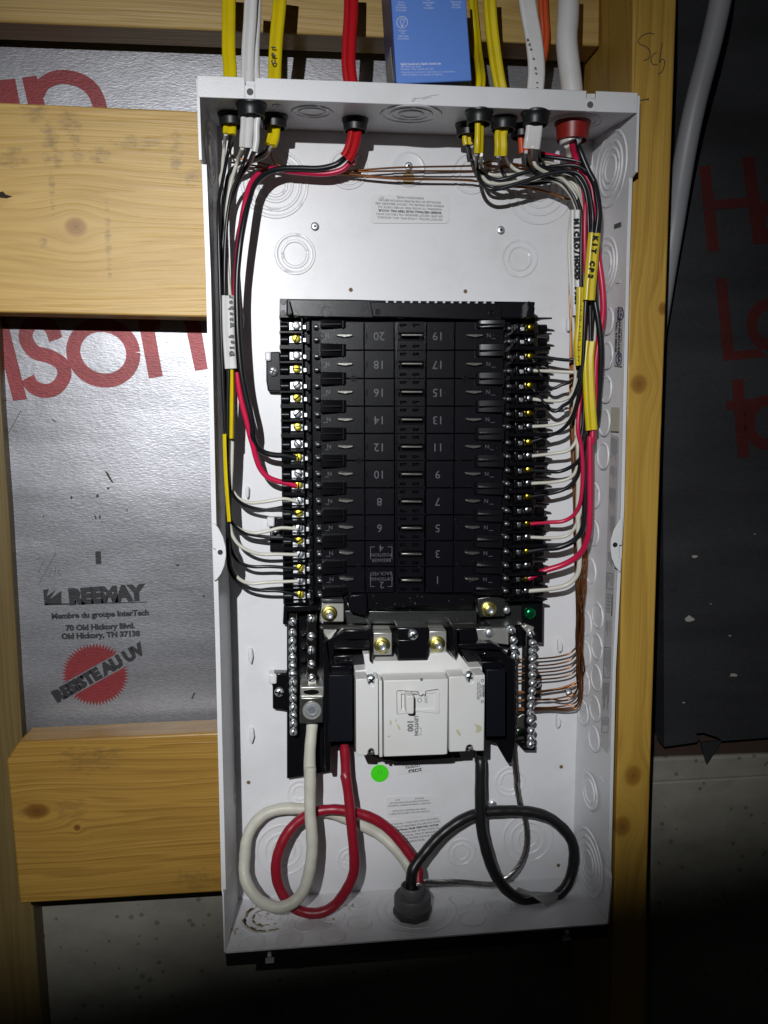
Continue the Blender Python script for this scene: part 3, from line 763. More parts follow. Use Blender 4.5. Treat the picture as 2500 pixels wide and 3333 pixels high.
# bottom flange, turned down and away; shade painted in its dark colour
FLANGE_SHADE = mat('flange_shade_dark', (0.012, 0.012, 0.012), rough=0.8)
def bl(x): return 3099 + (x - 734) * (3006 - 3099) / (1978 - 734)
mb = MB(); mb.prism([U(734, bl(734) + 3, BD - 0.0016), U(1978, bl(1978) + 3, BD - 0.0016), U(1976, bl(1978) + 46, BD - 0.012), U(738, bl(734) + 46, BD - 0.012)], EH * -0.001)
bfl = mb.build('bottom_flange', FLANGE_SHADE, panel)
for cx, cy, sx0, sx1, sy in ((877, 3110, 864, 892, 3128), (1847, 3035, 1834, 1858, 3054)):  # pale plugs added for the brightness seen at hole and slot
    mb = MB(); mb.lathe(U(cx, cy, BD - 0.0005), EH, [(0.0019, -0.004), (0.0019, 0.0)], 16); mb.build('hole_light_plug', PAINT, panel)
    mb = MB(); mb.slab([(sx0, sy + 2), (sx1, sy + 0), (sx1, sy + 6), (sx0, sy + 8)], BD - 0.006, BD - 0.0005); mb.build('slot_light_plug', PAINT, panel)

# knockouts -----------------------------------------------------------
def knockout(c_, n, radii, name='knockout', par=panel, hgt=0.0008, lw=0.0017, seg=40):
    mb = MB(); prof = []
    for r in sorted(radii, reverse=True):
        prof += [(r + lw, -0.0003), (r + lw * 0.5, hgt), (r - lw * 0.5, hgt), (r - lw, 0.00008), (r - lw - 0.0004, 0.00008)]
    prof += [(0.0002, 0.00008)]
    n = Vector(n).normalized(); mb.lathe(c_, n, prof, seg, cap=False)
    k = len(prof); t0 = random.randrange(seg)
    for i in range(seg):
        for q, r in enumerate(sorted(radii, reverse=True)):
            tt = (t0 + q * (seg // 4 + 3)) % seg
            if min((i - tt) % seg, (tt - i) % seg) == 0 or min((i - tt - seg // 2) % seg, (tt + seg // 2 - i) % seg) == 0:
                for s_ in (1, 2): mb.v[i * k + q * 5 + s_] -= n * (hgt * 0.8)
    return mb.build(name, PAINT, par)
def kback(k_, x, y, rpx): knockout(U(*V(k_, x, y), 0), EH, [r / VIEWS[k_][2] * mpx() for r in rpx])
kback('c', 640, 875, (92, 135, 200, 252)); kback('c', 1242, 755, (112, 145)); kback('c', 806, 1450, (100, 150))
kback('d', 840, 665, (72, 112, 155, 205)); kback('d', 433, 578, (75, 112)); kback('d', 720, 1088, (68, 105))
kback('s', 525, 870, (92, 145, 215)); kback('s', 1035, 935, (52, 92)); kback('s', 655, 425, (58, 98))
kback('t', 970, 680, (72, 125, 185)); kback('t', 520, 775, (60, 100)); kback('t', 850, 298, (70, 105))
def kwall(k_, x, y, p0, n, radii):
    knockout(UPL(*V(k_, x, y), p0, n), -n, radii, hgt=0.0007 if p0 is F_BL else 0.0009)
kwall('c', 945, 285, F_TL, nT, (0.0108, 0.0165)); kwall('O', 888, 246, F_TL, nT, (0.010, 0.0175, 0.0255)); kwall('y', 1375, 225, F_TL, nT, (0.0205, 0.026))
kwall('y', 1560, 360, F_TL, nT, (0.003,)); kwall('c', 662, 233, F_TL, nT, (0.003,))
kwall('z2', 455, 1150, F_TR, nR, (0.0115, 0.0175, 0.0235, 0.0325)); kwall('o', 800, 590, F_TR, nR, (0.0125, 0.019, 0.025))
for x, y in ((625, 185), (560, 470), (555, 740), (535, 1015), (585, 1335), (580, 1560), (575, 1785), (565, 2005), (505, 1390), (500, 1610), (492, 1820), (482, 2035)):
    kwall('p', x, y, F_TR, nR, (0.0118,))
for x, y in ((820, 1090), (815, 1400), (805, 1705), (790, 2005)): kwall('o', x, y, F_TR, nR, (0.0118,))
kwall('z', 965, 1470, F_TR, nR, (0.0118,))
kwall('z4', 590, -100, F_TR, nR, (0.011, 0.0175)); kwall('z4', 575, 880, F_TR, nR, (0.011, 0.018, 0.0255, 0.033))
kwall('z1', 300, 1300, F_TL, nL, (0.012, 0.019, 0.026))
for y in (870, 1010, 1300, 1450, 1600, 2050, 2220, 2330, 2420, 2560, 2790):
    knockout(UPL(690 + (y - 400) * 0.022 + 34, y, F_TL, nL), -nL, (0.0118,) if y < 2500 else (0.012, 0.02))
kwall('s', 400, 1395, F_BL, nB, (0.0125, 0.020, 0.026))
for x, y in ((700, 1440), (1090, 1270), (905, 1370), (1110, 1430), (905, 1530)): kwall('s', x, y, F_BL, nB, (0.0118,))
for x, y in ((285, 1575), (578, 1555)): kwall('s', x, y, F_BL, nB, (0.0118,))
for x, y, r in ((520, 1095, (0.0118,)), (780, 1140, (0.011, 0.0155)), (590, 1225, (0.0118,))): kwall('t', x, y, F_BL, nB, r)
kwall('s', 1545, 1330, F_BL, nB, (0.031, 0.040))
# dirt on the floor knockout
mb = MB()
def floor_blob(dx, dz, s_, el=1.0, rot=0.0):
    cc = UPL(*V('s', 400, 1395), F_BL, nB) + Vector((dx, 0, dz)) - nB * 0.0009
    if cc.z < 0.004 or cc.z > BD - 0.006: return
    q = []
    for k in range(7):
        a_ = k * 0.897; u_, v_ = math.cos(a_) * s_ * el * random.uniform(.6, 1.25), math.sin(a_) * s_ * random.uniform(.5, 1.2)
        q.append(cc + Vector((u_ * math.cos(rot) - v_ * math.sin(rot), 0, u_ * math.sin(rot) + v_ * math.cos(rot))))
    mb.prism(q, nB * -0.0003)
for i in range(80):
    t = random.gauss(2.6, 0.9); rr = random.choice((0.0135, 0.0215, 0.0225)) + random.gauss(0, 0.0006)
    floor_blob(math.cos(t) * rr, math.sin(t) * rr, random.uniform(0.0004, 0.0013), 2.4, t + 1.57)
for i in range(26): floor_blob(random.gauss(-0.002, 0.004), random.gauss(-0.002, 0.003), random.uniform(0.0003, 0.0008))
for cx_, cz_ in ((0.045, 0.004), (0.085, -0.012), (0.06, 0.012), (-0.028, 0.018)):
    for i in range(9): floor_blob(cx_ + random.gauss(0, 0.004), cz_ + random.gauss(0, 0.004), random.uniform(0.0003, 0.0010), 1.5, random.uniform(0, 3))
tag(mb.build('dirt', DIRT, bot_w), kind='stuff')
# wire-tie loops pressed out of the back plate
for pts in (VS('r', [(376, 585), (405, 575), (415, 600), (412, 690), (392, 712), (376, 680)]), VS('q', [(326, 1010), (352, 1005), (364, 1060), (358, 1140), (340, 1175), (326, 1150)]),
            VS('o', [(465, 1060), (485, 1055), (500, 1090), (492, 1170), (470, 1190), (458, 1160)]), VS('z', [(487, 150), (510, 135), (550, 200), (545, 280), (505, 315), (487, 280)]),
            VS('z', [(468, 1180), (490, 1160), (528, 1220), (520, 1300), (480, 1340), (466, 1310)]), [(808, 2115), (820, 2112), (824, 2140), (818, 2165), (808, 2150)], [(812, 2375), (824, 2372), (828, 2400), (820, 2425), (812, 2410)],
            VS('o', [(440, 1870), (470, 1862), (490, 1900), (470, 1930), (440, 1920)])):
    mb = MB(); mb.slab(pts, 0.0005, 0.0065); mb.build('tie_loop', PAINT, panel, bevel=0.0014)
# half-moon latch tabs on both sides
def moon(pts, name='latch_tab'):
    mb = MB(); mb.slab(pts, BD - 0.0035, BD - 0.0020); return mb.build(name, PAINT, panel, bevel=0.0004, seg=1)
moon(VS('r', [(32, 948), (55, 955), (100, 1010), (145, 1100), (172, 1200), (177, 1290), (160, 1390), (125, 1480), (80, 1540), (52, 1552), (45, 1290), (68, 1288), (66, 1222), (40, 1220)]))
moon(VS('p', [(768, 622), (745, 650), (705, 720), (684, 790), (681, 850), (690, 920), (712, 980), (752, 1026), (758, 925), (744, 922), (744, 830), (764, 828)]))
for k_, x, y in (('r', 117, 1257), ('p', 713, 826)):
    mb = MB(); mb.lathe(U(*V(k_, x, y), BD - 0.0019), EH, [(0.0023, -0.001), (0.0023, 0.0001)], 16); mb.build('tab_hole', INK, panel)
# slots and small holes in the right wall
for k_, x, y, rr in (('z2', 555, 1930, 0.0032), ('o', 915, 740, 0.002), ('x', 75, 1135, 0.002)):
    mb = MB(); pc = UPL(*V(k_, x, y), F_TR, nR) - nR * 0.0001
    e1 = (F_TR - B_TR).normalized()
    mb.prism([pc + e1 * a_ * rr * 2.2 + Vector((0, 1, 0)) * b_ * rr for a_, b_ in ((-1, -.6), (1, -.6), (1, .6), (-1, .6))], nR * -0.0002)
    mb.build('wall_slot', GREYH if k_ == 'z2' else PAINT, right_w)
# back plate fittings
dm = U(1330, 552, 0)
mb = MB(); mb.lathe(dm, EH, [(0.0165, 0.0), (0.0145, 0.0014), (0.012, 0.0010), (0.001, 0.0010)], 32, cap=False); mb.build('mounting_dimple', PAINT, panel)
screw(ME_SIL, panel, U(1330, 541, 0.0018), ME_SQ, ang=0.3)
mb = MB(); mb.lathe(U(1330, 580, 0.0012), EH, [(0.0060, -0.0004), (0.0060, 0.0001)], 24); mb.build('mounting_hole', mat('wood_seen_through_hole', (0.36, 0.25, 0.12), rough=0.6), panel)
screw(ME_SIL, panel, U(1025, 737, 0.0010), ME_SQ, ang=0.1); screw(ME_SIL, panel, U(1630, 749, 0.0010), ME_SQ, ang=0.5)
for x, y in ((1142, 943), (1515, 948), (809, 2547), (1827, 2496), (1818, 2817)):
    mb = MB(); mb.lathe(U(x, y, 0.0006), EH, [(0.0019, -0.0004), (0.0019, 0.0001)], 14); mb.build('rivet_hole', mat('brown_hole', (0.16, 0.11, 0.06), rough=0.8), panel)
screw(ME_SIL, panel, U(*V('t', 735, 452), 0.0015), None)
screw(ME_BAR, panel, U(*V('z', 628, 855), 0.0015), ME_BSLT)

# printed labels -------------------------------------------------------
def label(pts, h, name='warning_label', mt=LBL, par=panel):
    mb = MB(); mb.slab(pts, h - 0.0003, h); return mb.build(name, mt, par, bevel=0.0)
def rounded(x0, y0, x1, y1, r=14):
    out = []
    for cx, cy, a0 in ((x1 - r, y0 + r, -90), (x1 - r, y1 - r, 0), (x0 + r, y1 - r, 90), (x0 + r, y0 + r, 180)):
        for k in range(5):
            t = math.radians(a0 + k * 22.5); out.append((cx + r * math.cos(t), cy + r * math.sin(t)))
    return out
WARN = ['DO NOT INSTALL 1-POLE AFCI, GFCI, AFCI/GFCI,', 'OR GFPE CIRCUIT BREAKERS ON CIRCUITS WITH', 'SHARED NEUTRALS. FALSE TRIPS WILL OCCUR.', 'WARNING: TO AVOID RISK OF FIRE CHECK ALL', 'WIRING AND ENSURE ALL CIRCUIT BREAKERS ARE', 'INSTALLED IN THE PROPER POSITION BEFORE', 'ENERGIZING PANEL.']
l1 = label(rounded(1206, 633, 1463, 727), 0.0008)
for i, s_ in enumerate(WARN):
    text(s_, 'label_text', INK if i in (2,) else INKG, l1, 1334, 711 - i * 11.2 + 0.02, 0.00085, 6.6, 181.0, ext=0.00005, bold=0.00012 if i == 2 else 0.00003)
text('D01', 'label_text', INKG, l1, 1243, 643, 0.00085, 6.0, 181, ext=0.00005)
def tilted(x0, y0, x1, y1, deg):
    cx, cy = (x0 + x1) / 2, (y0 + y1) / 2; t = math.radians(deg)
    return [(cx + (x - cx) * math.cos(t) - (y - cy) * math.sin(t), cy + (x - cx) * math.sin(t) + (y - cy) * math.cos(t)) for x, y in rounded(x0, y0, x1, y1, 10)]
l2 = label(tilted(1256, 2592, 1411, 2660, -1.5), 0.0008)
for i, s_ in enumerate(['SUITABLE FOR USE AS SERVICE EQUIPMENT', 'WHEN MAIN BREAKER IS INSTALLED', '', 'CONVIENT COMME EQUIPEMENT DE SERVICE', 'LORSQUE LE DISJONCTEUR PRINCIPAL EST', 'INSTALLE                          AJ-A1']):
    if s_: text(s_, 'label_text', INKG, l2, 1333, 2645 - i * 8.8, 0.00085, 5.0, 178.5, ext=0.00005, bold=0.00003)
l3 = label(tilted(1248, 2662, 1440, 2740, -5), 0.0007)
for i, s_ in enumerate(WARN):
    text(s_, 'label_text', INK if i in (2,) else INKG, l3, 1338 + i * 1.5, 2676 + i * 10.2, 0.00075, 6.2, -5, ext=0.00005, bold=0.00012 if i == 2 else 0.00003)
l4 = label(tilted(1290, 2478, 1400, 2516, -6), 0.0007, 'serial_label')
text('2C33L0', 'label_text', INK, l4, 1351, 2507, 0.00075, 10, 174, ext=0.00005, bold=0.0002)
text('12570753', 'label_text', INK, l4, 1344, 2494, 0.00075, 9, 174, ext=0.00005, bold=0.0001)
gd = MB(); gd.lathe(U(1236, 2517, 0.0006), EH, [(0.0092, -0.0003), (0.0092, 0.0004)], 40); gdo = gd.build('green_sticker', GREEND, panel)
text('11', 'sticker_text', mat('green_sticker_ink', (0.03, 0.40, 0.01), rough=0.5), gdo, 1236, 2512, 0.00105, 14, 172, ext=0.00003)
# right wall film label with wiring diagrams, and the listing label above it
eR = (F_TR - B_TR).normalized(); dR = (RF[-1] - RF[0]).normalized()
def rw(k_, x, y, off=0.0004): return UPL(*V(k_, x, y), F_TR, nR) - nR * off
wq = [rw('p', 683, 28), rw('p', 743, 48), rw('p', 700, 1300), rw('z', 1160, 1660), rw('z', 1057, 1550), rw('p', 640, 1350)]
mb = MB(); mb.prism(wq, nR * 0.0003); wlab = mb.build('wiring_label', LBL2, panel)
mb = MB(); tl, tr, bl_, br_ = rw('p', 683, 28, 0.0006), rw('p', 743, 48, 0.0006), rw('z', 1062, 1500, 0.0006), rw('z', 1172, 1500, 0.0006)
def wl(u_, v_): 
    l_, r_ = tl.lerp(bl_, v_), tr.lerp(br_, v_); return l_.lerp(r_, u_)
def wbox(u0, v0, u1, v1): mb.prism([wl(u0, v0), wl(u1, v0), wl(u1, v1), wl(u0, v1)], nR * 0.0001)
v_ = 0.01
while v_ < 0.97:
    L_ = random.choice((0.05, 0.07, 0.10))
    kind = random.choice(('lines', 'table', 'lines', 'diagram'))
    if kind == 'lines':
        for q in range(7): 
            if random.random() < 0.9: wbox(0.12 + q * 0.115, v_, 0.15 + q * 0.115, v_ + L_ * random.uniform(0.4, 0.95))
    elif kind == 'table':
        wbox(0.08, v_, 0.92, v_ + 0.0016); wbox(0.08, v_ + L_, 0.92, v_ + L_ + 0.0016); wbox(0.08, v_, 0.11, v_ + L_); wbox(0.89, v_, 0.92, v_ + L_)
        for q in range(5): wbox(0.2 + q * 0.14, v_ + 0.006, 0.225 + q * 0.14, v_ + L_ * random.uniform(0.5, 0.9))
    else:
        wbox(0.80, v_, 0.93, v_ + L_)
        for q in range(6): wbox(0.15, v_ + q * L_ / 6, 0.7, v_ + q * L_ / 6 + 0.0012)
        for q in range(3): wbox(0.25 + q * 0.17, v_, 0.27 + q * 0.17, v_ + L_ * 0.85)
    v_ += L_ + 0.018
tag(mb.build('diagram_print', INKG, wlab), kind='stuff')
ul = [rw('o', 893, 975), rw('o', 965, 965), rw('o', 955, 1500), rw('o', 885, 1490)]
mb = MB(); mb.prism(ul, nR * 0.0003); ulab = mb.build('listing_label', LBL2, panel)
def rtext(s, k_, x, y, cap, mt=INK, **k):
    text3(s, 'label_text', mt, ulab, rw(k_, x, y, 0.0006), dR, eR, cap, ext=0.00004, **k)
rtext('PANELBOARD', 'o', 932, 1232, 0.0052, bold=0.0002); rtext('No. 0138349', 'o', 905, 1238, 0.0050, bold=0.0002)
rtext('LISTED', 'o', 924, 1034, 0.0046, mt=BLUEI, bold=0.0002); rtext('UL', 'o', 948, 1028, 0.0058, mt=BLUEI, bold=0.0002); rtext('E-ABOVE', 'o', 952, 1222, 0.0026)
for yy, rr in ((1028, 0.0055), (1432, 0.0055)):
    mb = MB(); cc = rw('o', 946 if yy < 1200 else 930, yy, 0.0006)
    ring = [cc + eR * math.cos(t) * rr + dR * math.sin(t) * rr for t in [i * math.pi / 12 for i in range(25)]]
    mb.tube(ring, 0.00045, 5); mb.build('listing_mark', BLUEI, ulab)
rtext('SA', 'o', 930, 1432, 0.0066, mt=BLUEI, bold=0.0003)
mb = MB(); mb.prism([rw('o', 858, 1868), rw('o', 935, 1870), rw('o', 925, 2085), rw('o', 850, 2082)], nR * 0.0003); mb.build('glue_patch', mat('yellowed_film', (0.50, 0.49, 0.40), rough=0.35), panel)

# ================================================================== BREAKER INTERIOR (bus assembly)
inter = thing('breaker_bus_assembly', 'black plastic twenty space breaker bus with screw terminals, centre of the box', 'bus assembly', (0, -0.1, 0))
RYS = [1046, 1140, 1232, 1322, 1411, 1499, 1588, 1676, 1760, 1844, 1930]
def ix(t, b_, y): return t + (b_ - t) * (y - 1046) / (1930 - 1046)
DH = 0.036
STABM = mat('tinned_stab', (0.27, 0.27, 0.25), rough=0.32, metal=0.95, bump=(500, 0.3, 0.0004))
mb = MB(); mb.slab([(1012, 1036), (1664, 1044), (1655, 1945), (1020, 1945)], 0.004, DH - 0.007); deck = mb.build('base_tray', BLACK, inter, bevel=0.001)
cols = [(1042, 1046, 1184, 1188), (1186, 1190, 1282, 1284), (1389, 1386, 1480, 1474), (1482, 1476, 1640, 1630)]
for r in range(10):
    y0, y1 = RYS[r] + 1.3, RYS[r + 1] - 1.3
    for ci, (a0, a1, b0, b1) in enumerate(cols):
        q = [(ix(a0, a1, y0), y0), (ix(b0, b1, y0), y0), (ix(b0, b1, y1), y1), (ix(a0, a1, y1), y1)]
        mb = MB(); mb.slab(q, DH - 0.0075, DH); mb.build('cover_cell', BLACKM, inter, bevel=0.0004, seg=1)
    # centre cell with stab slot
    mb = MB(); xa0, xa1 = ix(1293, 1293, y0), ix(1383, 1380, y0)
    yc = (y0 + y1) / 2
    Z0, Z1 = DH - 0.0075, DH - 0.0002
    sl = []
    for sy in (y0 + 8, y1 - 15):                     # two rows of slots, above and below the stab
        sl.append((sy - 1, sy + 8))
    rows_ = [(y0, sl[0][0], 0), (sl[0][0], sl[0][1], 1), (sl[0][1], yc - 12, 0), (yc + 13, sl[1][0], 0), (sl[1][0], sl[1][1], 1), (sl[1][1], y1, 0)]
    for ya, yb, slot_ in rows_:
        if not slot_: mb.box(xa0, ya, xa1, yb, Z0, Z1)
        else:
            for xa_, xb_ in ((xa0, xa0 + 9), (xa0 + 30, xa0 + 50), (xa0 + 71, xa1)): mb.box(xa_, ya, xb_, yb, Z0, Z1 - 0.00002)
    mb.build('centre_cell', BLACKM, inter)
    mb = MB()
    mb.box(xa0 + 2, yc - 13, xa1 - 1, yc - 10, DH - 0.004, DH + 0.0012); mb.box(xa0 + 2, yc + 11, xa1 - 1, yc + 14, DH - 0.004, DH + 0.0012)
    mb.box(xa0 + 2, yc - 10, xa0 + 5, yc + 11, DH - 0.004, DH + 0.0012); mb.box(xa1 - 4, yc - 10, xa1 - 1, yc + 11, DH - 0.004, DH + 0.0012); mb.build('slot_frame', BLACK, inter)
    mb = MB(); dy = (r - 4) * 0.6
    mb.box(xa0 + 14, yc - 4 + dy, xa1 - 7, yc + 3 + dy, DH - 0.0065, DH + 0.0035); mb.build('bus_stab', STABM, inter, bevel=0.0005)
    mb = MB()
    for sx in (9, 50):
        for ya, yb in sl:
            x_ = xa0 + sx
            mb.box(x_ + 3, ya + 3, x_ + 15, ya + 6, DH - 0.004, DH - 0.0005)
    mb.build('slot_rib', BLACK, inter)
    # blades, keyways, lettering
    for side_ in (0, 1):
        if side_ == 0: xa, xb = ix(1095, 1105, yc), ix(1149, 1153, yc)
        else: xa, xb = ix(1520, 1514, yc), ix(1574, 1561, yc)
        xm = (xa + xb) / 2
        mb = MB(); mb.slab([(xa, yc - 4), (xa + 5, yc - 6), (xb - 5, yc - 6), (xb, yc - 4), (xb - 2, yc + 1), (xm + 6, yc + 4), (xm, yc + 5.5), (xm - 6, yc + 4), (xa + 2, yc + 1)], DH - 0.001, DH + 0.0036)
        mb.build('stab_blade', STABM, inter, bevel=0.0005)
        mb = MB(); kx = ix(1193, 1196, yc) if side_ == 0 else ix(1474, 1468, yc)
        mb.box(kx - 3.5, yc - 9, kx + 3.5, yc + 9, DH, DH + 0.0005); mb.box(kx - 2, yc - 7, kx + 2, yc + 7, DH + 0.0005, DH + 0.0006); mb.build('keyway', BLACK, inter)
        nn = (20 - 2 * r) if side_ == 0 else (19 - 2 * r)
        nx_ = ix(1234, 1236, yc) if side_ == 0 else ix(1426, 1424, yc)
        if not (side_ == 0 and nn <= 4):
            text(str(nn), 'number', BLACKL, inter, nx_, yc, DH + 0.00012, 26, 180, ext=0.00012)
        elif nn == 4:
            text('4', 'number', BLACKL, inter, 1241, yc - 19, DH + 0.00012, 22, 180, ext=0.00012); text('BREAKER\nPOSITION', 'lettering', BLACKL, inter, 1241, yc + 12, DH + 0.00012, 11, 180, ext=0.00012, line=1.15)
        else:
            text('2', 'number', BLACKL, inter, 1243, yc + 16, DH + 0.00012, 22, 180, ext=0.00012); text('OPTIONAL\nBACK-FED', 'lettering', BLACKL, inter, 1241, yc - 12, DH + 0.00012, 11, 180, ext=0.00012, line=1.15)
        if side_ == 0 and nn <= 4:
            mb = MB()
            yb0, yb1 = (yc - 22, yc + 18) if nn == 4 else (yc - 18, yc + 22)
            bx_y = yb0 if nn == 4 else yb1
            for xx, dx in ((1206, 1), (1276, -1)):
                mb.box(xx - 1, yb0, xx + 1, yb1, DH, DH + 0.0002); mb.box(min(xx, xx + dx * 14), bx_y - 1, max(xx, xx + dx * 14), bx_y + 1, DH, DH + 0.00022)
            mb.build('bracket_print', BLACKL, inter)
        lx_ = ix(1064, 1080, yc) if side_ == 0 else ix(1592, 1578, yc)
        text('N', 'lettering', BLACKL, inter, lx_, yc - 2, DH + 0.00012, 13, 180, ext=0.00012)
        if r in (0, 4) : 
            mb = MB(); mb.lathe(U(lx_ + (26 if side_ else -18), yc, DH), EH, [(0.0028, 0), (0.0028, 0.0006), (0.0018, 0.0006), (0.0018, 0.0)], 18, cap=False); mb.build('moulded_ring', BLACK, inter)
        mb = MB(); lt_ = lx_ - 16 if side_ == 0 else lx_ + 10
        mb.box(lt_, yc + 8, lt_ + 14, yc + 9.6, DH, DH + 0.0002); mb.build('line_mark', BLACKL, inter)
# phase barriers between the rows
for r, y in enumerate(RYS):
    for side_ in (0, 1):
        hh_ = 21 if 0 < r < 10 else 13
        yy = y + (9 if r == 0 else (-9 if r == 10 else -0))
        if side_ == 0: xa, xb = ix(1042, 1048, yy), ix(1126, 1130, yy)
        else: xa, xb = ix(1640, 1630, yy), ix(1548, 1536, yy)
        s_ = 1 if side_ == 0 else -1
        mb = MB(); zs = [DH + 0.0125, DH + 0.0120, DH + 0.0108, DH + 0.0090, DH + 0.0062, DH + 0.0042, DH + 0.0018]
        us = [0, 0.15, 0.35, 0.55, 0.78, 0.93, 1.0]
        n0 = len(mb.v)
        for q in range(len(us)):
            X_ = xa + (xb - xa) * us[q]; pt, pb = U(X_, yy - hh_ * (1 - 0.06 * us[q]), DH), U(X_, yy + hh_ * (1 - 0.06 * us[q]), DH)
            pt2, pb2 = pt.copy(), pb.copy(); pt2.z = pb2.z = zs[q] * (0.55) + DH * 0.45; pt.z = pb.z = DH - 0.001
            mb.v += [pt, pt2, pb2, pb]
        for q in range(len(us) - 1):
            o = n0 + q * 4; p_ = o + 4
            mb.f += [[o, p_, p_ + 1, o + 1], [o + 1, p_ + 1, p_ + 2, o + 2], [o + 2, p_ + 2, p_ + 3, o + 3], [o + 3, p_ + 3, p_, o]]
        mb.f += [[n0, n0 + 1, n0 + 2, n0 + 3], [n0 + 4 * len(us) - 1, n0 + 4 * len(us) - 2, n0 + 4 * len(us) - 3, n0 + 4 * len(us) - 4]]
        bar = mb.build('phase_barrier', BLACK, inter, bevel=0.0006)
        mb = MB(); mb.slab([(xa + s_ * 4, yy - 2), (xb - s_ * 16, yy - 2), (xb - s_ * 16, yy + 1.5), (xa + s_ * 4, yy + 1.5)], DH, DH + 0.0078); mb.build('barrier_rib', BLACK, bar)
        mb = MB(); mb.slab([(xb - s_ * 12, yy - hh_ + 2), (xb - s_ * 8, yy - hh_ + 2), (xb - s_ * 8, yy + hh_ - 2), (xb - s_ * 12, yy + hh_ - 2)], DH, DH + 0.0052); mb.build('barrier_lip', BLACK, bar)
for x, y in ((1150, 1232), (1168, 1499), (1168, 1845), (1514, 1232), (1495, 1498), (1492, 1842)):
    mb = MB(); mb.lathe(U(x, y, DH), EH, [(0.0027, 0), (0.0027, 0.0008), (0.0017, 0.0008), (0.0017, 0.0001), (0.0006, 0.0001), (0.0006, 0.0006), (0.0001, 0.0006)], 18, cap=False); mb.build('moulded_boss', BLACK, inter)

ME_DK = screw_mesh('dark_screw', mat('dark_green_tinted_steel', (0.10, 0.13, 0.10), rough=0.3, metal=1.0), 0.0052, 0.003)
ME_YELR = screw_mesh('yellow_screw', mat('yellow_zinc_shaded', (0.60, 0.48, 0.05), rough=0.28, metal=1.0, bump=(260, 0.3, 0.0005)), 0.0038, 0.0024)  # right strip screws: part shade put into darker plating colours
ME_SILR = screw_mesh('silver_screw', mat('zinc_shaded', (0.55, 0.60, 0.64), rough=0.26, metal=1.0, bump=(260, 0.3, 0.0005)), 0.0038, 0.0024)
# screw terminal strips
LY = [703, 731, 767, 796, 831, 859, 893, 921, 958, 987, 1022, 1047, 1081, 1108, 1140, 1167, 1196, 1226, 1253, 1284]
RY = [707, 735, 769, 799, 832, 860, 892, 920, 954, 984, 1014, 1043, 1072, 1101, 1130, 1159, 1190, 1220, 1248, 1275]
LY = [y * 1.507 for y in LY]; RY = [y * 1.507 for y in RY]
LSX = lambda y: ix(963, 977, y)
RSX = lambda y: ix(1727, 1713, y)
TS = 0.030
mb = MB(); mb.slab([(911, 1030), (1010, 1030), (1022, 1965), (922, 1965)], 0.004, TS - 0.007); strip_l = mb.build('terminal_strip', BLACK, inter, bevel=0.0006)
mb = MB(); mb.slab([(1652, 1040), (1742, 1036), (1732, 1960), (1640, 1955)], 0.004, TS - 0.007); strip_r = mb.build('terminal_strip', BLACK, inter, bevel=0.0006)
def term(i, y, left):
    sx = LSX(y) if left else RSX(y); s_ = 1 if left else -1; par = strip_l if left else strip_r
    yel = (i % 2 == 1) if left else (i % 2 == 0)  # right side gets darker metals, its shade put into the colour
    mb = MB(); mb.slab([(sx - s_ * 22, y - 11), (sx + s_ * 17, y - 11), (sx + s_ * 17, y + 15), (sx - s_ * 22, y + 15)], TS - 0.0065, TS - 0.004); mb.build('clamp_plate', ZINC if left else DARKB, par, bevel=0.0004, seg=1)
    screw((ME_YEL if left else ME_YELR) if yel else (ME_SIL if left else ME_SILR), par, U(sx, y, TS - 0.0015), ME_SLOT, name='terminal_screw', tilt=(random.uniform(-.07, .07), random.uniform(-.07, .07)))
    # little spring clips towards the deck
    mb = MB(); x1 = sx + s_ * 20; mb.slab([(x1, y - 3), (x1 + s_ * 14, y - 3), (x1 + s_ * 14, y + 13), (x1, y + 13)], TS - 0.006, TS + 0.001); mb.build('spring_clip', ZINC if left else DULLM, par, bevel=0.0008)
    mb = MB(); x2 = sx + s_ * 33; mb.slab([(x2, y - 14), (x2 + s_ * 12, y - 14), (x2 + s_ * 12, y + 18), (x2, y + 18)], TS - 0.006, TS + 0.004); mb.build('clip_tab', BLACK, par, bevel=0.0005)
    mb = MB(); x3 = sx + s_ * 56; mb.slab([(x3, y - 4), (x3 + s_ * 19, y - 4), (x3 + s_ * 19, y + 10), (x3, y + 10)], TS - 0.004, TS + 0.0065); mb.build('spring_clip', DULLM, par, bevel=0.0016)
    mb = MB(); x4 = sx - s_ * 51; mb.tube([U(x4, y + 5, TS - 0.004), U(x4 + s_ * 24, y + 5, TS - 0.004)], 0.0042, 12); mb.build('wire_funnel', BLACK, par)
    mb = MB(); x5 = sx + s_ * 18; mb.slab([(x5, y - 24), (x5 + s_ * 2.4, y - 24), (x5 + s_ * 2.4, y + 26), (x5, y + 26)], TS - 0.006, TS + 0.006); mb.build('strip_rib', BLACK, par)
for i, y in enumerate(LY): term(i, y, True)
for i, y in enumerate(RY): term(i, y, False)
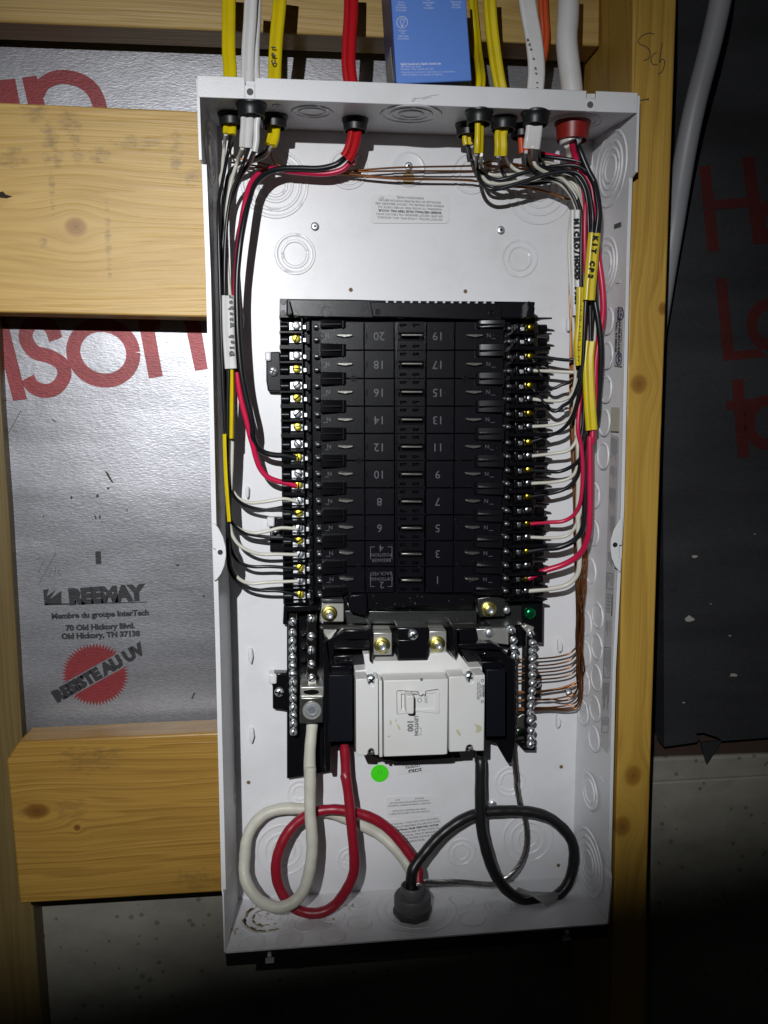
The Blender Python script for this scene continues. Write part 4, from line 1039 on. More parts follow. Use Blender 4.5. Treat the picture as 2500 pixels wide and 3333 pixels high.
def fins(ys, left):
    par = strip_l if left else strip_r
    B_ = [ys[0] - 27] + [(ys[i] + ys[i + 1]) / 2 + 2 for i in range(19)] + [ys[-1] + 24]
    for i, y in enumerate(B_):
        wd_ = 0.0032 if i % 2 == 0 and 0 < i < 20 else 0.0014
        if left:
            xo, xi, hs = LSX(y) - 54, LSX(y) + 20, TS + 0.0065
            pts = [U(xo, y, TS), U(xi, y, TS)]
            a_, b_ = pts[0].x, pts[1].x; yy = pts[0].y
            prof = [(a_, 0.012), (a_, hs), (b_, hs), (b_, 0.012)]
        else:
            xi, xo = RSX(y) - 70, RSX(y) + 62
            a_, b_ = U(xi, y, TS).x, U(xo, y, TS).x; yy = U(xo, y, TS).y; hs = TS + 0.0075
            m1 = U(RSX(y) + 18, y, TS).x
            prof = [(a_, 0.012), (a_, hs + 0.002), (m1, hs), (b_, hs), (b_, hs - 0.003), (m1 + (b_ - m1) * 0.45, hs - 0.011), (m1 + (b_ - m1) * 0.4, 0.008)]
            if wd_ > 0.002: prof = [(a_, 0.012), (a_, hs + 0.002), (m1, hs), (b_ - 0.001, hs), (b_ - 0.001, 0.010)]
        mb = MB(); mb.prism([Vector((x_, yy - wd_ / 2, h_)) for x_, h_ in prof], Vector((0, wd_, 0))); mb.build('divider_fin', BLACK, par)
fins(LY, True); fins(RY, False)

# top shield
TSH = 0.040
mb = MB(); mb.slab(VS('i', [(240, 75), (900, 80), (1459, 95)]) + VS('j', [(960, 100), (1470, 106), (1440, 290)]) + VS('i', [(1459, 280), (1150, 285), (400, 272), (240, 255)]), 0.006, TSH)
sh = mb.build('top_shield', BLACKM, inter, bevel=0.0012)
mb = MB(); mb.slab(VS('i', [(168, 72), (246, 74), (246, 252), (165, 250)]), 0.006, 0.030); mb.build('corner_tab', mat('grey_sheen_plastic', (0.09, 0.09, 0.10), rough=0.35), inter, bevel=0.0006)
for k_, x, y in (('i', 205, 108), ('i', 205, 228)):
    mb = MB(); mb.lathe(U(*V(k_, x, y), 0.0302), EH, [(0.0027, 0), (0.0027, 0.0005), (0.0022, 0.0005)], 16); mb.build('ejector_ring', BLACK, inter)
mb = MB(); mb.slab(VS('i', [(250, 72), (266, 72), (305, 235), (250, 245)]), 0.03, TSH + 0.010); mb.build('shield_gusset', BLACK, sh, bevel=0.0005)
mb = MB(); mb.slab(VS('j', [(1385, 105), (1405, 98), (1465, 170), (1455, 275), (1375, 270)]), 0.03, TSH + 0.008); mb.build('shield_gusset', BLACKM, sh, bevel=0.0006)
mb = MB(); mb.slab(VS('i', [(1145, 105), (1459, 112)]) + VS('j', [(1110, 125), (1105, 310)]) + VS('j', [(0, 275), (-290, 270)]), TSH, TSH + 0.0016); mb.build('shield_cover', BLACKM, sh, bevel=0.0008)
for k in range(14):
    x = 1256 + k * 26.6; mb = MB(); mb.box(x, 978.5 + k * 0.2, x + 7, 985 + k * 0.2, TSH, TSH + 0.0030); mb.build('comb_tooth', mat('grey_tooth', (0.55, 0.55, 0.55), rough=0.4), sh)
for k_, x, y, rr in (('i', 672, 215, 0.0048), ('i', 1090, 225, 0.0042), ('i', 330, 230, 0.0036), ('i', 1470, 235, 0.0048), ('j', 840, 235, 0.0042), ('j', 455, 240, 0.0040)):
    mb = MB(); mb.lathe(U(*V(k_, x, y), TSH + (0.0016 if (k_ == 'i' and x > 1150) or k_ == 'j' else 0)), EH, [(rr, 0), (rr, 0.0003), (rr - 0.0004, 0.0003), (rr - 0.0004, 0.00005)], 26, cap=False); mb.build('ejector_ring', BLACK, sh)
for k_, x, y in (('i', 1225, 215), ('j', 995, 228)):
    mb = MB(); mb.lathe(U(*V(k_, x, y), TSH + 0.0017), EH, [(0.0027, 0), (0.0027, 0.0008), (0.0015, 0.0008), (0.0015, 0.0001)], 16); mb.build('moulded_boss', BLACK, sh)

# mounting feet with their screws and hooks
def foot(pts, sc_, hook, h=0.012):
    mb = MB(); mb.slab(pts, 0.0005, h); f_ = mb.build('mounting_foot', BLACK, inter, bevel=0.0012)
    if sc_: screw(ME_BIG, f_, U(*sc_, h + 0.0005), ME_CROS)
    if hook:
        mb = MB(); mb.slab(hook, 0.001, h + 0.004); mb.build('steel_hook', PAINT, f_, bevel=0.0015)
foot(VS('i', [(20, 650), (172, 645), (190, 1080), (40, 1075), (22, 960)]), V('i', 98, 858), VS('i', [(5, 648), (72, 645), (75, 745), (8, 745)]))
foot(VS('k', [(110, 940), (230, 945), (230, 1320), (62, 1320), (62, 1050), (110, 1045)]), V('k', 125, 1125), VS('k', [(28, 945), (112, 945), (112, 1045), (30, 1045)]))
foot(VS('m', [(95, 965), (250, 965), (250, 1380), (180, 1365), (92, 1355), (90, 1090)]), V('m', 163, 1170), VS('m', [(48, 970), (135, 985), (135, 1085), (55, 1088)]))
foot(VS('j', [(1440, 750), (1612, 750), (1612, 985), (1440, 990)]), V('j', 1545, 850), None)
foot(VS('n', [(1440, 985), (1535, 985), (1528, 1235), (1430, 1235)]), V('n', 1480, 1075), None)
foot(VS('l', [(1500, 935), (1590, 900), (1590, 985), (1560, 990), (1560, 1220), (1480, 1220)]), None, None)

# lower frame
LF0 = 0.030
mb = MB(); mb.slab(VS('m', [(215, 130), (600, 150), (600, 480), (655, 500), (655, 1120), (640, 1700), (655, 2000), (720, 2030), (245, 2108), (245, 450), (200, 440)]), 0.003, 0.012); mb.build('lower_tray', BLACK, inter, bevel=0.001)
mb = MB(); mb.slab(VS('m', [(215, 240), (600, 235), (600, 290), (350, 300), (245, 300), (245, 440), (203, 440)]), 0.004, 0.036); mb.build('tray_head', BLACK, inter, bevel=0.0008)
for yy in (560, 700, 850, 970, 1080): 
    mb = MB(); mb.box(*V('m', 395, yy - 8), *V('m', 455, yy + 8), 0.010, 0.022); mb.build('tray_rib', BLACK, inter, bevel=0.001)
mb = MB(); mb.slab(VS('m', [(880, 60), (1460, 90)]) + VS('n', [(20, 95), (560, 120), (830, 130), (830, 200), (560, 235), (0, 250)]) + VS('m', [(1180, 290), (880, 200)]), 0.02, 0.033); mb.build('lower_cover', BLACK, inter, bevel=0.0008)
mb = MB(); mb.slab(VS('m', [(900, 190), (930, 120), (1110, 110), (1115, 300), (1090, 350), (930, 310)]), 0.02, 0.041); mb.build('cover_post', BLACKM, inter, bevel=0.0012)
mb = MB(); mb.slab(VS('m', [(610, 165), (850, 165), (865, 205), (625, 205)]), 0.02, 0.038); mb.build('cover_ramp', mat('sheen_black', (0.05, 0.05, 0.055), rough=0.28), inter, bevel=0.001)
DUST = mat('pale_dust', (0.45, 0.43, 0.38), rough=0.9)
mb = MB(); random.seed(21)
for i in range(46):
    x_, y_ = random.uniform(1110, 1560), random.uniform(1935, 2035); s_ = random.uniform(0.5, 1.6)
    mb.slab([(x_, y_), (x_ + s_, y_ + random.uniform(-.6, .6)), (x_ + s_ * .7, y_ + s_ * .8), (x_ - .2, y_ + s_ * .6)], 0.0330, 0.0336)
for i in range(70):
    x_, y_ = random.uniform(1060, 1630), random.uniform(1050, 1925); s_ = random.uniform(0.35, 1.0)
    mb.slab([(x_, y_), (x_ + s_, y_ + random.uniform(-.6, .6)), (x_ + s_ * .7, y_ + s_ * .8), (x_ - .2, y_ + s_ * .6)], DH, DH + 0.0002)
tag(mb.build('dust', DUST, inter), kind='stuff')
# bus bar across
mb = MB(); mb.slab(VS('m', [(870, 290), (1459, 300)]) + VS('n', [(838, 285), (836, 420), (0, 432)]) + VS('m', [(890, 432)]), 0.020, 0.0265); mb.build('bus_bar', mat('dull_bus', (0.16, 0.165, 0.16), rough=0.34, metal=1.0, bump=(300, 0.3, 0.0004, (0.15, 1, 2))), inter, bevel=0.0006)
mb = MB(); mb.slab(VS('m', [(600, 445), (1459, 450)]) + VS('n', [(845, 430), (850, 462), (0, 475)]) + VS('m', [(880, 492), (640, 480)]), 0.016, 0.024); mb.build('bus_bar_edge', mat('dull_bus_edge', (0.16, 0.155, 0.14), rough=0.32, metal=1.0), inter)
def nut(par, p, r, mt=YZINC, boltcol=ZINC):
    mb = MB(); mb.lathe(p, EH, [(r, -0.001), (r, 0.0006), (r * 0.80, 0.0018)], 28); mb.lathe(p, EH, [(r * 0.74, 0.0012), (r * 0.74, 0.0048), (r * 0.62, 0.0056)], 6)
    o = mb.build('flange_nut', mt, par, bevel=0.0003, seg=1)
    mb = MB(); mb.lathe(p, EH, [(r * 0.42, 0.004), (r * 0.42, 0.0100), (r * 0.34, 0.0110), (r * 0.18, 0.0110), (r * 0.16, 0.0085)], 16); mb.build('stud', boltcol, o)
def plate(pts, h0, h1, name='bus_plate', mt=TIN): 
    mb = MB(); mb.slab(pts, h0, h1); return mb.build(name, mt, inter, bevel=0.0006)
pl = plate(VS('m', [(625, 205), (860, 205), (860, 412), (600, 412)]), 0.018, 0.032); nut(pl, U(*V('m', 704, 320), 0.032), 0.0078)
plate(VS('m', [(640, 470), (870, 470), (840, 520), (650, 610)]), 0.010, 0.018)
pl = plate(VS('n', [(845, 160), (1040, 128), (1145, 165), (1140, 350), (865, 365)]), 0.018, 0.032, mt=mat('dull_bus', (0.2, 0.2, 0.2))); nut(pl, U(*V('n', 965, 272), 0.032), 0.0078)
screw(ME_BAR, inter, U(*V('n', 1155, 282), 0.030)); 
pl = plate(VS('n', [(830, 490), (1180, 480), (1180, 660), (1000, 640), (850, 605)]), 0.012, 0.022); screw(ME_BIG, pl, U(*V('n', 970, 528), 0.0225), None, name='hex_bolt')
mb = MB(); mb.slab(VS('n', [(820, 100), (1340, 150), (1345, 480), (1345, 660), (1180, 700), (830, 640)]), 0.003, 0.0115); mb.build('lower_tray', BLACK, inter)
mb = MB(); mb.slab(VS('n', [(1140, 205), (1326, 215), (1326, 440), (1180, 470), (1000, 460), (900, 380), (1138, 352)]), 0.0115, 0.0175); mb.build('bus_plate', mat('dull_bus', (0, 0, 0)), inter, bevel=0.0006)
# centre post box and lug stabs
mb = MB(); mb.slab(VS('u', [(492, -20), (805, -20), (805, 250), (790, 298), (495, 303)]), 0.012, 0.050); cpb = mb.build('centre_post', BLACK, inter, bevel=0.001); 
mb = MB(); mb.slab(VS('u', [(500, 100), (790, 100), (785, 285), (505, 290)]), 0.050, 0.0515); mb.build('post_panel', BLACK, cpb, bevel=0.0006)
screw(ME_BIG, inter, U(*V('u', 648, 50), 0.0525), ME_CROS)
for q, nx_, ny_ in (([(248, 30), (440, 28), (440, 245), (250, 248)], 343, 150), ([(806, 15), (975, 12), (975, 235), (806, 240)], 885, 138)):
    pl = plate(VS('u', q), 0.020, 0.044, 'lug_stab'); nut(pl, U(*V('u', nx_, ny_), 0.044), 0.0078)
mb = MB(); mb.slab(VS('u', [(215, -20), (245, -20), (245, 320), (222, 315)]), 0.012, 0.056); mb.build('frame_wall', BLACK, inter, bevel=0.0006)
mb = MB(); mb.slab(VS('u', [(1048, -20), (1075, -20), (1085, 240), (1060, 295)]), 0.012, 0.056); mb.build('frame_wall', BLACK, inter, bevel=0.0006)
mb = MB(); mb.slab(VS('m', [(650, 640), (850, 505), (1165, 505), (1165, 700), (760, 705), (735, 880), (740, 985), (700, 985), (650, 985)]), 0.010, 0.034); mb.build('lug_shroud', BLACK, inter, bevel=0.001)
mb = MB(); mb.slab(VS('m', [(860, 500), (1165, 500), (1165, 600), (880, 605)]), 0.034, 0.040); mb.build('shroud_step', BLACK, inter, bevel=0.001)
mb = MB(); mb.slab(VS('m', [(760, 690), (1160, 690), (1160, 705), (760, 712)]), 0.034, 0.046); mb.build('shroud_lip', BLACK, inter, bevel=0.0006)
mb = MB(); mb.slab(VS('n', [(590, 485), (830, 480), (850, 620), (1000, 640), (1180, 780), (1245, 820), (1262, 1690), (1216, 1938), (1166, 1938), (1040, 1720), (930, 1690), (930, 900), (760, 895), (660, 730), (600, 690)]), 0.006, 0.030); mb.build('lug_shroud', BLACK, inter, bevel=0.001)
mb = MB(); mb.slab(VS('n', [(600, 655), (1000, 640), (1100, 690), (1100, 715), (620, 690)]), 0.03, 0.042); mb.build('shroud_lip', BLACK, inter, bevel=0.0006)
# long fin beside the left lug cover
mb = MB(); mb.slab(VS('m', [(640, 620), (668, 610), (712, 990), (720, 1790), (712, 2030), (662, 2032), (650, 1700)]), 0.006, 0.044); mb.build('side_fin', BLACK, inter, bevel=0.0008)
# neutral bars, ground bars
def bar(pts, h0, h1, name): 
    mb = MB(); mb.slab(pts, h0, h1); return mb.build(name, DARKB, inter, bevel=0.001)
nb1 = bar(VS('m', [(256, 312), (354, 312), (362, 1640), (278, 1640)]), 0.012, 0.024, 'neutral_bar')
for x, y in ((308, 412), (308, 530), (306, 622), (308, 708), (306, 800), (307, 888), (308, 976), (309, 1065), (310, 1153), (312, 1240), (314, 1335), (315, 1422), (317, 1512), (318, 1600)):
    screw(ME_BAR, nb1, U(*V('m', x, y), 0.0245), ME_BSLT, tilt=(random.uniform(-.1, .1), random.uniform(-.1, .1)))
nb2 = bar(VS('m', [(458, 330), (570, 330), (570, 1120), (466, 1120)]), 0.014, 0.027, 'neutral_bar')
for x, y in ((510, 378), (510, 572), (510, 720), (512, 872), (515, 1020)):
    screw(ME_BAR, nb2, U(*V('m', x, y), 0.0275), ME_BSLT)
lugm = MB(); lugm.slab(VS('m', [(388, 1230), (642, 1228), (640, 1505), (385, 1512)]), 0.006, 0.040); lug = lugm.build('neutral_lug', STABM, inter, bevel=0.0012)
mb = MB(); mb.slab(VS('m', [(392, 1115), (645, 1108), (642, 1232), (390, 1234)]), 0.006, 0.0365); mb.build('lug_top', TIN, lug, bevel=0.001)
mb = MB(); mb.lathe(U(*V('m', 515, 1368), 0.0402), EH, [(0.0090, 0), (0.0090, 0.0005), (0.0082, 0.0005), (0.0078, -0.0004)], 32); mb.build('bore_rim', TIN, lug)
mb = MB(); mb.lathe(U(*V('m', 515, 1368), 0.0403), EH, [(0.0074, 0), (0.0070, 0.0008), (0.0042, 0.0009), (0.0038, 0.0002)], 32); mb.build('lug_screw', ZINC, lug)
mb = MB(); mb.lathe(U(*V('m', 515, 1368), 0.0404), EH, [(0.0040, 0.0001), (0.0001, 0.0001)], 6, cap=False); mb.build('hex_socket', ZINC, lug)
mb = MB(); el = [V('m', 508 + 85 * math.cos(t), 1170 + 30 * math.sin(t)) for t in [i * math.pi / 10 for i in range(20)]]; mb.slab(el, 0.036, 0.0368); mb.build('lug_bore', DARKB, lug)
gb1 = bar(VS('n', [(1365, 495), (1440, 480), (1425, 1780), (1345, 1770)]), 0.012, 0.026, 'ground_bar')
GX = [(1418, 535), (1443, 645), (1440, 735), (1440, 818), (1440, 905), (1438, 990), (1440, 1075), (1438, 1160), (1424, 1240), (1422, 1322), (1420, 1402), (1420, 1482), (1425, 1590), (1424, 1672), (1418, 1735)]
for x, y in GX: screw(ME_BAR, gb1, U(*V('n', x, y), 0.0268), ME_BSLT, tilt=(random.uniform(-.1, .1), 0.25))
gb2 = bar(VS('n', [(1178, 480), (1262, 470), (1262, 640), (1280, 1690), (1236, 1690), (1200, 720)]), 0.010, 0.024, 'ground_bar')
for x, y in ((1216, 500), (1238, 612), (1238, 700), (1246, 782)): screw(ME_BAR, gb2, U(*V('n', x, y), 0.0248), ME_BSLT)
mb = MB(); mb.slab(VS('n', [(1325, 180), (1555, 180), (1550, 640), (1490, 640), (1470, 600), (1460, 470), (1325, 440)]), 0.004, 0.022); gbk = mb.build('bonding_block', BLACK, inter, bevel=0.001)
screw(ME_GRN, gbk, U(*V('n', 1411, 318), 0.024), ME_CROS, name='bonding_screw', ang=-0.7)
mb = MB(); mb.slab(VS('n', [(1335, 480), (1370, 440), (1455, 470), (1450, 500), (1370, 520)]), 0.015, 0.026); mb.build('bonding_strap', TIN, inter, bevel=0.0005)
mb = MB(); mb.slab(VS('n', [(1275, 1440), (1340, 1400), (1340, 1690), (1262, 1690)]), 0.006, 0.020); gl = mb.build('ground_lug', mat('dull_lug', (0.30, 0.31, 0.28), rough=0.4, metal=1.0), inter, bevel=0.001)
screw(ME_DK, gl, U(*V('n', 1292, 1600), 0.0205), None, name='lug_screw')
mb = MB(); mb.slab(VS('n', [(1250, 1690), (1470, 1735), (1470, 1802), (1345, 1800), (1250, 1700)]), 0.004, 0.020); mb.build('bar_foot', BLACK, inter, bevel=0.001)

# ================================================================== MAIN BREAKER
mbk = thing('main_breaker', 'large grey main circuit breaker with toggle and black lug covers', 'circuit breaker', U(1380, 2330, 0.02))
BH = 0.070
mb = MB(); mb.slab(VS('u', [(78, 400), (183, 392), (160, 240), (248, 235), (262, 310), (492, 305), (790, 300), (815, 240), (970, 225), (985, 225), (1062, 300), (1080, 215), (1200, 370), (1325, 362), (1345, 700), (1338, 1100), (85, 1140)]), 0.008, 0.047); mb.build('lower_body', GREYB, mbk, bevel=0.0008)
def bface(pts, h1, name, h0=0.048): 
    mb = MB(); mb.slab(VS('u', pts), h0, h1); return mb.build(name, GREYB, mbk, bevel=0.0009)
bface([(86, 486), (196, 480), (205, 515), (212, 540), (235, 553), (258, 548), (272, 528), (274, 482), (306, 480), (308, 1232), (270, 1232), (268, 1190), (250, 1168), (225, 1168), (208, 1190), (203, 1222), (186, 1236), (100, 1233), (88, 1215)], BH, 'side_cover')
main = bface([(361, 498), (992, 483), (985, 1222), (945, 1228), (361, 1248)], BH, 'face_plate')
bface([(313, 498), (345, 502), (350, 1253), (316, 1253)], BH - 0.0008, 'face_rib')
bface([(1002, 462), (1160, 455), (1172, 490), (1190, 520), (1212, 526), (1236, 515), (1246, 480), (1248, 450), (1354, 442), (1345, 1190), (1262, 1192), (1240, 1180), (1232, 1140), (1205, 1128), (1178, 1140), (1168, 1165), (1166, 1196), (1003, 1202)], BH, 'side_cover')
for x, y, big in ((235, 490, 1), (1198, 462, 1), (238, 1188, 0), (1203, 1152, 0)):
    screw(ME_BIG if big else ME_BAR, mbk, U(*V('u', x, y), BH - (0.006 if big else 0.016)), ME_CROS, name='cover_screw')
# toggle well: raised bezel, recessed floor, handle
mb = MB()
def bz(pts, h1): mb.slab(VS('u', pts), BH - 0.0005, h1)
bz([(487, 612), (500, 598), (520, 598), (536, 632), (536, 778), (505, 835), (490, 825)], BH + 0.0009)
bz([(520, 598), (695, 608), (695, 622), (536, 632)], BH + 0.0009); bz([(772, 602), (895, 584), (910, 592), (862, 625), (772, 628)], BH + 0.0009)
bz([(910, 592), (908, 820), (860, 775), (862, 625)], BH + 0.0009); bz([(505, 835), (536, 778), (860, 775), (908, 820), (880, 822), (700, 805), (520, 830)], BH + 0.0009)
mb.build('toggle_bezel', GREYB, main, bevel=0.0005)
mb = MB()
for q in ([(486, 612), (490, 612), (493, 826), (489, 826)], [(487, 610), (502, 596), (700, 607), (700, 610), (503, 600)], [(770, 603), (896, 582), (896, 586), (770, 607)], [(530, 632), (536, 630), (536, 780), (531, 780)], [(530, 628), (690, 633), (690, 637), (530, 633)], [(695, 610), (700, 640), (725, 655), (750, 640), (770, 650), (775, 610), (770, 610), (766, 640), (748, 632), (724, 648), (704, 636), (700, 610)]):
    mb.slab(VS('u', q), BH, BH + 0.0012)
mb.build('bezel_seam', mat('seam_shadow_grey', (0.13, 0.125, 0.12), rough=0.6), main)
mb = MB(); mb.slab(VS('u', [(577, 665), (583, 648), (648, 648), (656, 660), (657, 815), (645, 830), (592, 828), (580, 812)]), BH, BH + 0.0135); mb.build('toggle_handle', GREYB, mbk, bevel=0.0014)
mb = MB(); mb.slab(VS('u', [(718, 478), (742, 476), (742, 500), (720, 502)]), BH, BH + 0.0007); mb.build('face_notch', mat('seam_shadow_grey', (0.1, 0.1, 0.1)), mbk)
text('OFF', 'printed_text', GREYT, mbk, *V('u', 770, 683), BH + 0.0003, 11, 90, ext=0.00008); 
mb = MB(); ring = [U(*V('u', 712 + 20 * math.cos(t), 690 + 20 * math.sin(t)), BH + 0.0003) for t in [i * math.pi / 12 for i in range(25)]]; mb.tube(ring, 0.0003, 5); mb.build('printed_mark', GREYT, mbk)
text('LEVITON', 'printed_text', GREYT, mbk, *V('u', 678, 943), BH + 0.0003, 12, 90, ext=0.00008, bold=0.00025)
text('100', 'printed_text', GREYT, mbk, *V('u', 618, 942), BH + 0.0003, 19, 90, ext=0.00008, bold=0.0004)
text('T', 'printed_text', GREYT, mbk, *V('u', 406, 1046), BH + 0.0003, 9, 90, ext=0.00008)
mb = MB()
for q in ([(690, 963), (728, 963), (728, 967), (690, 967)], [(724, 963), (728, 963), (728, 1032), (724, 1032)], [(690, 1028), (728, 1028), (728, 1032), (690, 1032)]): mb.slab(VS('u', q), BH, BH + 0.0003)
mb.build('printed_mark', GREYT, mbk)
mb = MB(); mb.slab(VS('u', [(1268, 478), (1348, 476), (1345, 725), (1300, 725), (1268, 680)]), BH, BH + 0.0002); rl = mb.build('rating_label', mat('white_label', (0.66, 0.66, 0.66), rough=0.45), mbk)
for i, s_ in enumerate(['CIRCUIT BREAKER', 'ISSUE NO. 01790N', 'HACR TYPE E49867S', '1POLE 22KA 60HZ 120/240V', 'UNIT 60/75C CU/AL WIRE']):
    text(s_, 'label_text', INK, rl, *V('u', 1340 - i * 15, 600), BH + 0.00025, 3.6, 90, ext=0.00004, bold=0.0001 if i == 0 else 0.00003)
for yy in (496, 703):
    mb = MB(); ring = [U(*V('u', 1328 + 12 * math.cos(t), yy + 12 * math.sin(t)), BH + 0.0003) for t in [i * math.pi / 9 for i in range(19)]]; mb.tube(ring, 0.00028, 5); mb.build('listing_mark', INK, rl)
for q in ([(415, 890), (430, 885), (440, 915), (432, 938), (418, 930)], [(470, 880), (482, 872), (488, 900), (476, 908)], [(488, 925), (505, 930), (524, 970), (515, 990), (498, 965)], [(1065, 985), (1090, 978), (1118, 1025), (1112, 1048), (1085, 1025)], [(1245, 920), (1320, 945), (1325, 985), (1290, 1010), (1262, 1008), (1270, 965)]):
    mb = MB(); mb.slab(VS('u', q), BH, BH + 0.00015); mb.build('glue_stain', STAIN, mbk)
# black lug covers either side
mb = MB(); mb.slab(VS('m', [(700, 985), (955, 985), (960, 1705), (700, 1712)]), 0.010, 0.052); mb.build('lug_cover', mat('matt_blue_black', (0.0042, 0.0048, 0.0085), rough=0.45, spec=0.22), mbk, bevel=0.001)
mb = MB(); mb.slab(VS('m', [(722, 892), (942, 884), (942, 925), (930, 925), (930, 968), (948, 985), (722, 988)]), 0.02, 0.046); mb.build('cover_collar', BLACKM, mbk, bevel=0.001)
mb = MB(); mb.slab(VS('m', [(740, 780), (1070, 760), (1090, 920), (945, 925), (942, 884), (735, 890)]), 0.01, 0.030); mb.build('cover_shoulder', BLACK, mbk, bevel=0.001)
mb = MB(); mb.slab(VS('m', [(700, 1690), (975, 1690), (975, 1780), (700, 1760)]), 0.008, 0.030); mb.build('cover_base', BLACK, mbk, bevel=0.001)
mb = MB(); mb.slab(VS('n', [(940, 925), (1145, 928), (1142, 1652), (930, 1655)]), 0.010, 0.052); mb.build('lug_cover', mat('matt_blue_black', (0.0, 0.0, 0.0)), mbk, bevel=0.001)
mb = MB(); mb.slab(VS('n', [(890, 840), (1115, 840), (1118, 915), (890, 910)]), 0.01, 0.046); mb.build('cover_collar', BLACKM, mbk, bevel=0.001)
for cx in (840, 900, 870):
    mb = MB(); ring = [U(*V('n' if cx == 870 else 'm', cx + 60 * math.cos(t), (740 if cx == 870 else 810) + 24 * math.sin(t)), 0.0345) for t in [i * math.pi / 10 for i in range(11)]]; mb.tube(ring, 0.0006, 5); mb.build('moulded_rib', BLACK, mbk)
mb = MB(); mb.slab(VS('m', [(1105, 1780), (1190, 1790), (1240, 1860), (1700, 1860)]) + VS('n', [(660, 1850), (660, 1880), (0, 1930)]) + VS('m', [(1290, 1905), (1150, 1860)]), 0.006, 0.030); mb.build('breaker_cradle', BLACK, mbk, bevel=0.001)
# ================================================================== BUSHINGS in the top wall
def bushing(k_, x, y, r, mt, lab, depth=0.0105, group='cable bushings in the top wall', cut=1.0):
    c_ = UPL(*V(k_, x, y), F_TL, nT)
    mb = MB(); ri = r * 0.84
    prof = [(r * 0.92, 0.001), (r * 1.06, -0.0003), (r * 1.05, -0.0018), (r * 0.99, -0.0024), (r * 0.93, -depth * 0.6), (r * 0.90, -depth), (r * 0.90 - 0.0009, -depth - 0.0003), (r * 0.86 - 0.0006, -depth * 0.85), (r * 0.88, 0.0)]
    mb.lathe(c_, (0, 1, 0), prof, 32, cap=False)
    o = mb.build('cable_bushing', mt)
    tag(o, lab, 'cable bushing', group)
    return c_
BU = {}
BU['y1'] = bushing('y', -0, 0, 0.0001, RUBBER, 'x') if False else None
BU['y1'] = bushing('c', 283, 300, 0.0112, RUBBER, 'black bushing round the leftmost yellow cable')
BU['w1'] = bushing('c', 448, 222, 0.0122, RUBBER, 'black bushing round two white cables at the left')
BU['y2'] = bushing('c', 637, 318, 0.0112, RUBBER, 'black bushing round the yellow cable nearest the red cable')
BU['r1'] = bushing('c', 1297, 345, 0.0113, RUBBER, 'black bushing round the single red cable')
BU['y3'] = bushing('y', 245, 245, 0.0112, RUBBER, 'black bushing round the thin yellow cable, partly hidden')
BU['y4'] = bushing('y', 364, 108, 0.0116, RUBBER, 'black bushing round the yellow cable in front, right group')
BU['y5'] = bushing('y', 626, 178, 0.0116, RUBBER, 'black bushing round the rightmost yellow cable')
BU['o1'] = bushing('y', 830, 262, 0.0112, RUBBER, 'black bushing round the orange cable, behind the white cables')
BU['w2'] = bushing('y', 972, 122, 0.0118, RUBBER, 'black bushing round the two white cables at the right')
BU['t1'] = bushing('y', 1375, 225, 0.0152, REDPL, 'red plastic bushing round the thick white cable', depth=0.016)

# ================================================================== CABLES coming down from above
def twin(wd_, th_, n=5):                        # outline of a flat two-core jacket, slightly waisted in the middle
    r = th_ / 2; out = []
    for k in range(n + 1):
        t = -math.pi / 2 + math.pi * k / n; out.append((wd_ / 2 - r + r * math.cos(t), r * math.sin(t)))
    out.append((0.0, r * 0.42))
    for k in range(n + 1):
        t = math.pi / 2 + math.pi * k / n; out.append((-wd_ / 2 + r + r * math.cos(t), r * math.sin(t)))
    out.append((0.0, -r * 0.42))
    return out
def cable(up, bkey, dx, down, wd_, th_, mt, lab, group='cables entering the top of the panel', wdir=(1, 0, 0), shift=0.0):
    """up: pixels above the box as (view,x,y,h); passes the bushing; down: pixels below"""
    c_ = BU[bkey] + Vector((dx, 0, shift))
    pts = [U(*V(k, x, y), h) for k, x, y, h in up] + [c_ + Vector((0, 0.012, 0)), c_ + Vector((0, -0.004, 0))] + [U(*V(k, x, y), h) for k, x, y, h in down]
    mb = MB(); mb.sweep(spline(pts, 7), twin(wd_, th_), wdir)
    return tag(mb.build('cable', mt), lab, 'cable', group)
hz = lambda k: BU[k].z
def hb(k, d=0.0): return max(0.006, BU[k].z + d)
cable([('a', 302, -150, hb('y1', -.004)), ('a', 300, 150, hb('y1', -.004)), ('a', 300, 350, hb('y1', -.002)), ('a', 308, 450, hb('y1'))], 'y1', 0.0, [('c', 273, 400, hb('y1')), ('c', 268, 470, hb('y1', .001))], 0.0118, 0.0052, JYEL, 'yellow flat cable farthest left above the panel')
cable([('a', 455, -150, hb('w1')), ('a', 445, 120, hb('w1')), ('a', 432, 320, hb('w1')), ('a', 428, 480, hb('w1'))], 'w1', -0.0035, [('c', 413, 400, hb('w1')), ('c', 405, 500, hb('w1')), ('c', 402, 580, hb('w1', -.001))], 0.0112, 0.0056, JWHT, 'white flat two core cable between two yellow cables, front one')
cable([('a', 500, -150, hb('w1', -.008)), ('a', 496, 120, hb('w1', -.006)), ('a', 487, 320, hb('w1', -.004)), ('a', 487, 480, hb('w1', -.002))], 'w1', 0.0062, [('c', 492, 400, hb('w1', -.001)), ('c', 490, 520, hb('w1', -.002)), ('c', 474, 615, hb('w1', -.003))], 0.0060, 0.0054, JWHT, 'white cable seen edge on just right of the flat white cable', wdir=(0.25, 0, 1))
cp = cable([('a', 655, -150, hb('y2', .004)), ('a', 640, 60, hb('y2', .004)), ('a', 622, 250, hb('y2', .002)), ('a', 612, 440, hb('y2'))], 'y2', 0.0, [('c', 632, 420, hb('y2')), ('c', 622, 500, hb('y2')), ('c', 603, 556, hb('y2', .002))], 0.0118, 0.0052, JYEL, 'yellow flat cable with black CP1 lettering, left of the red cable')
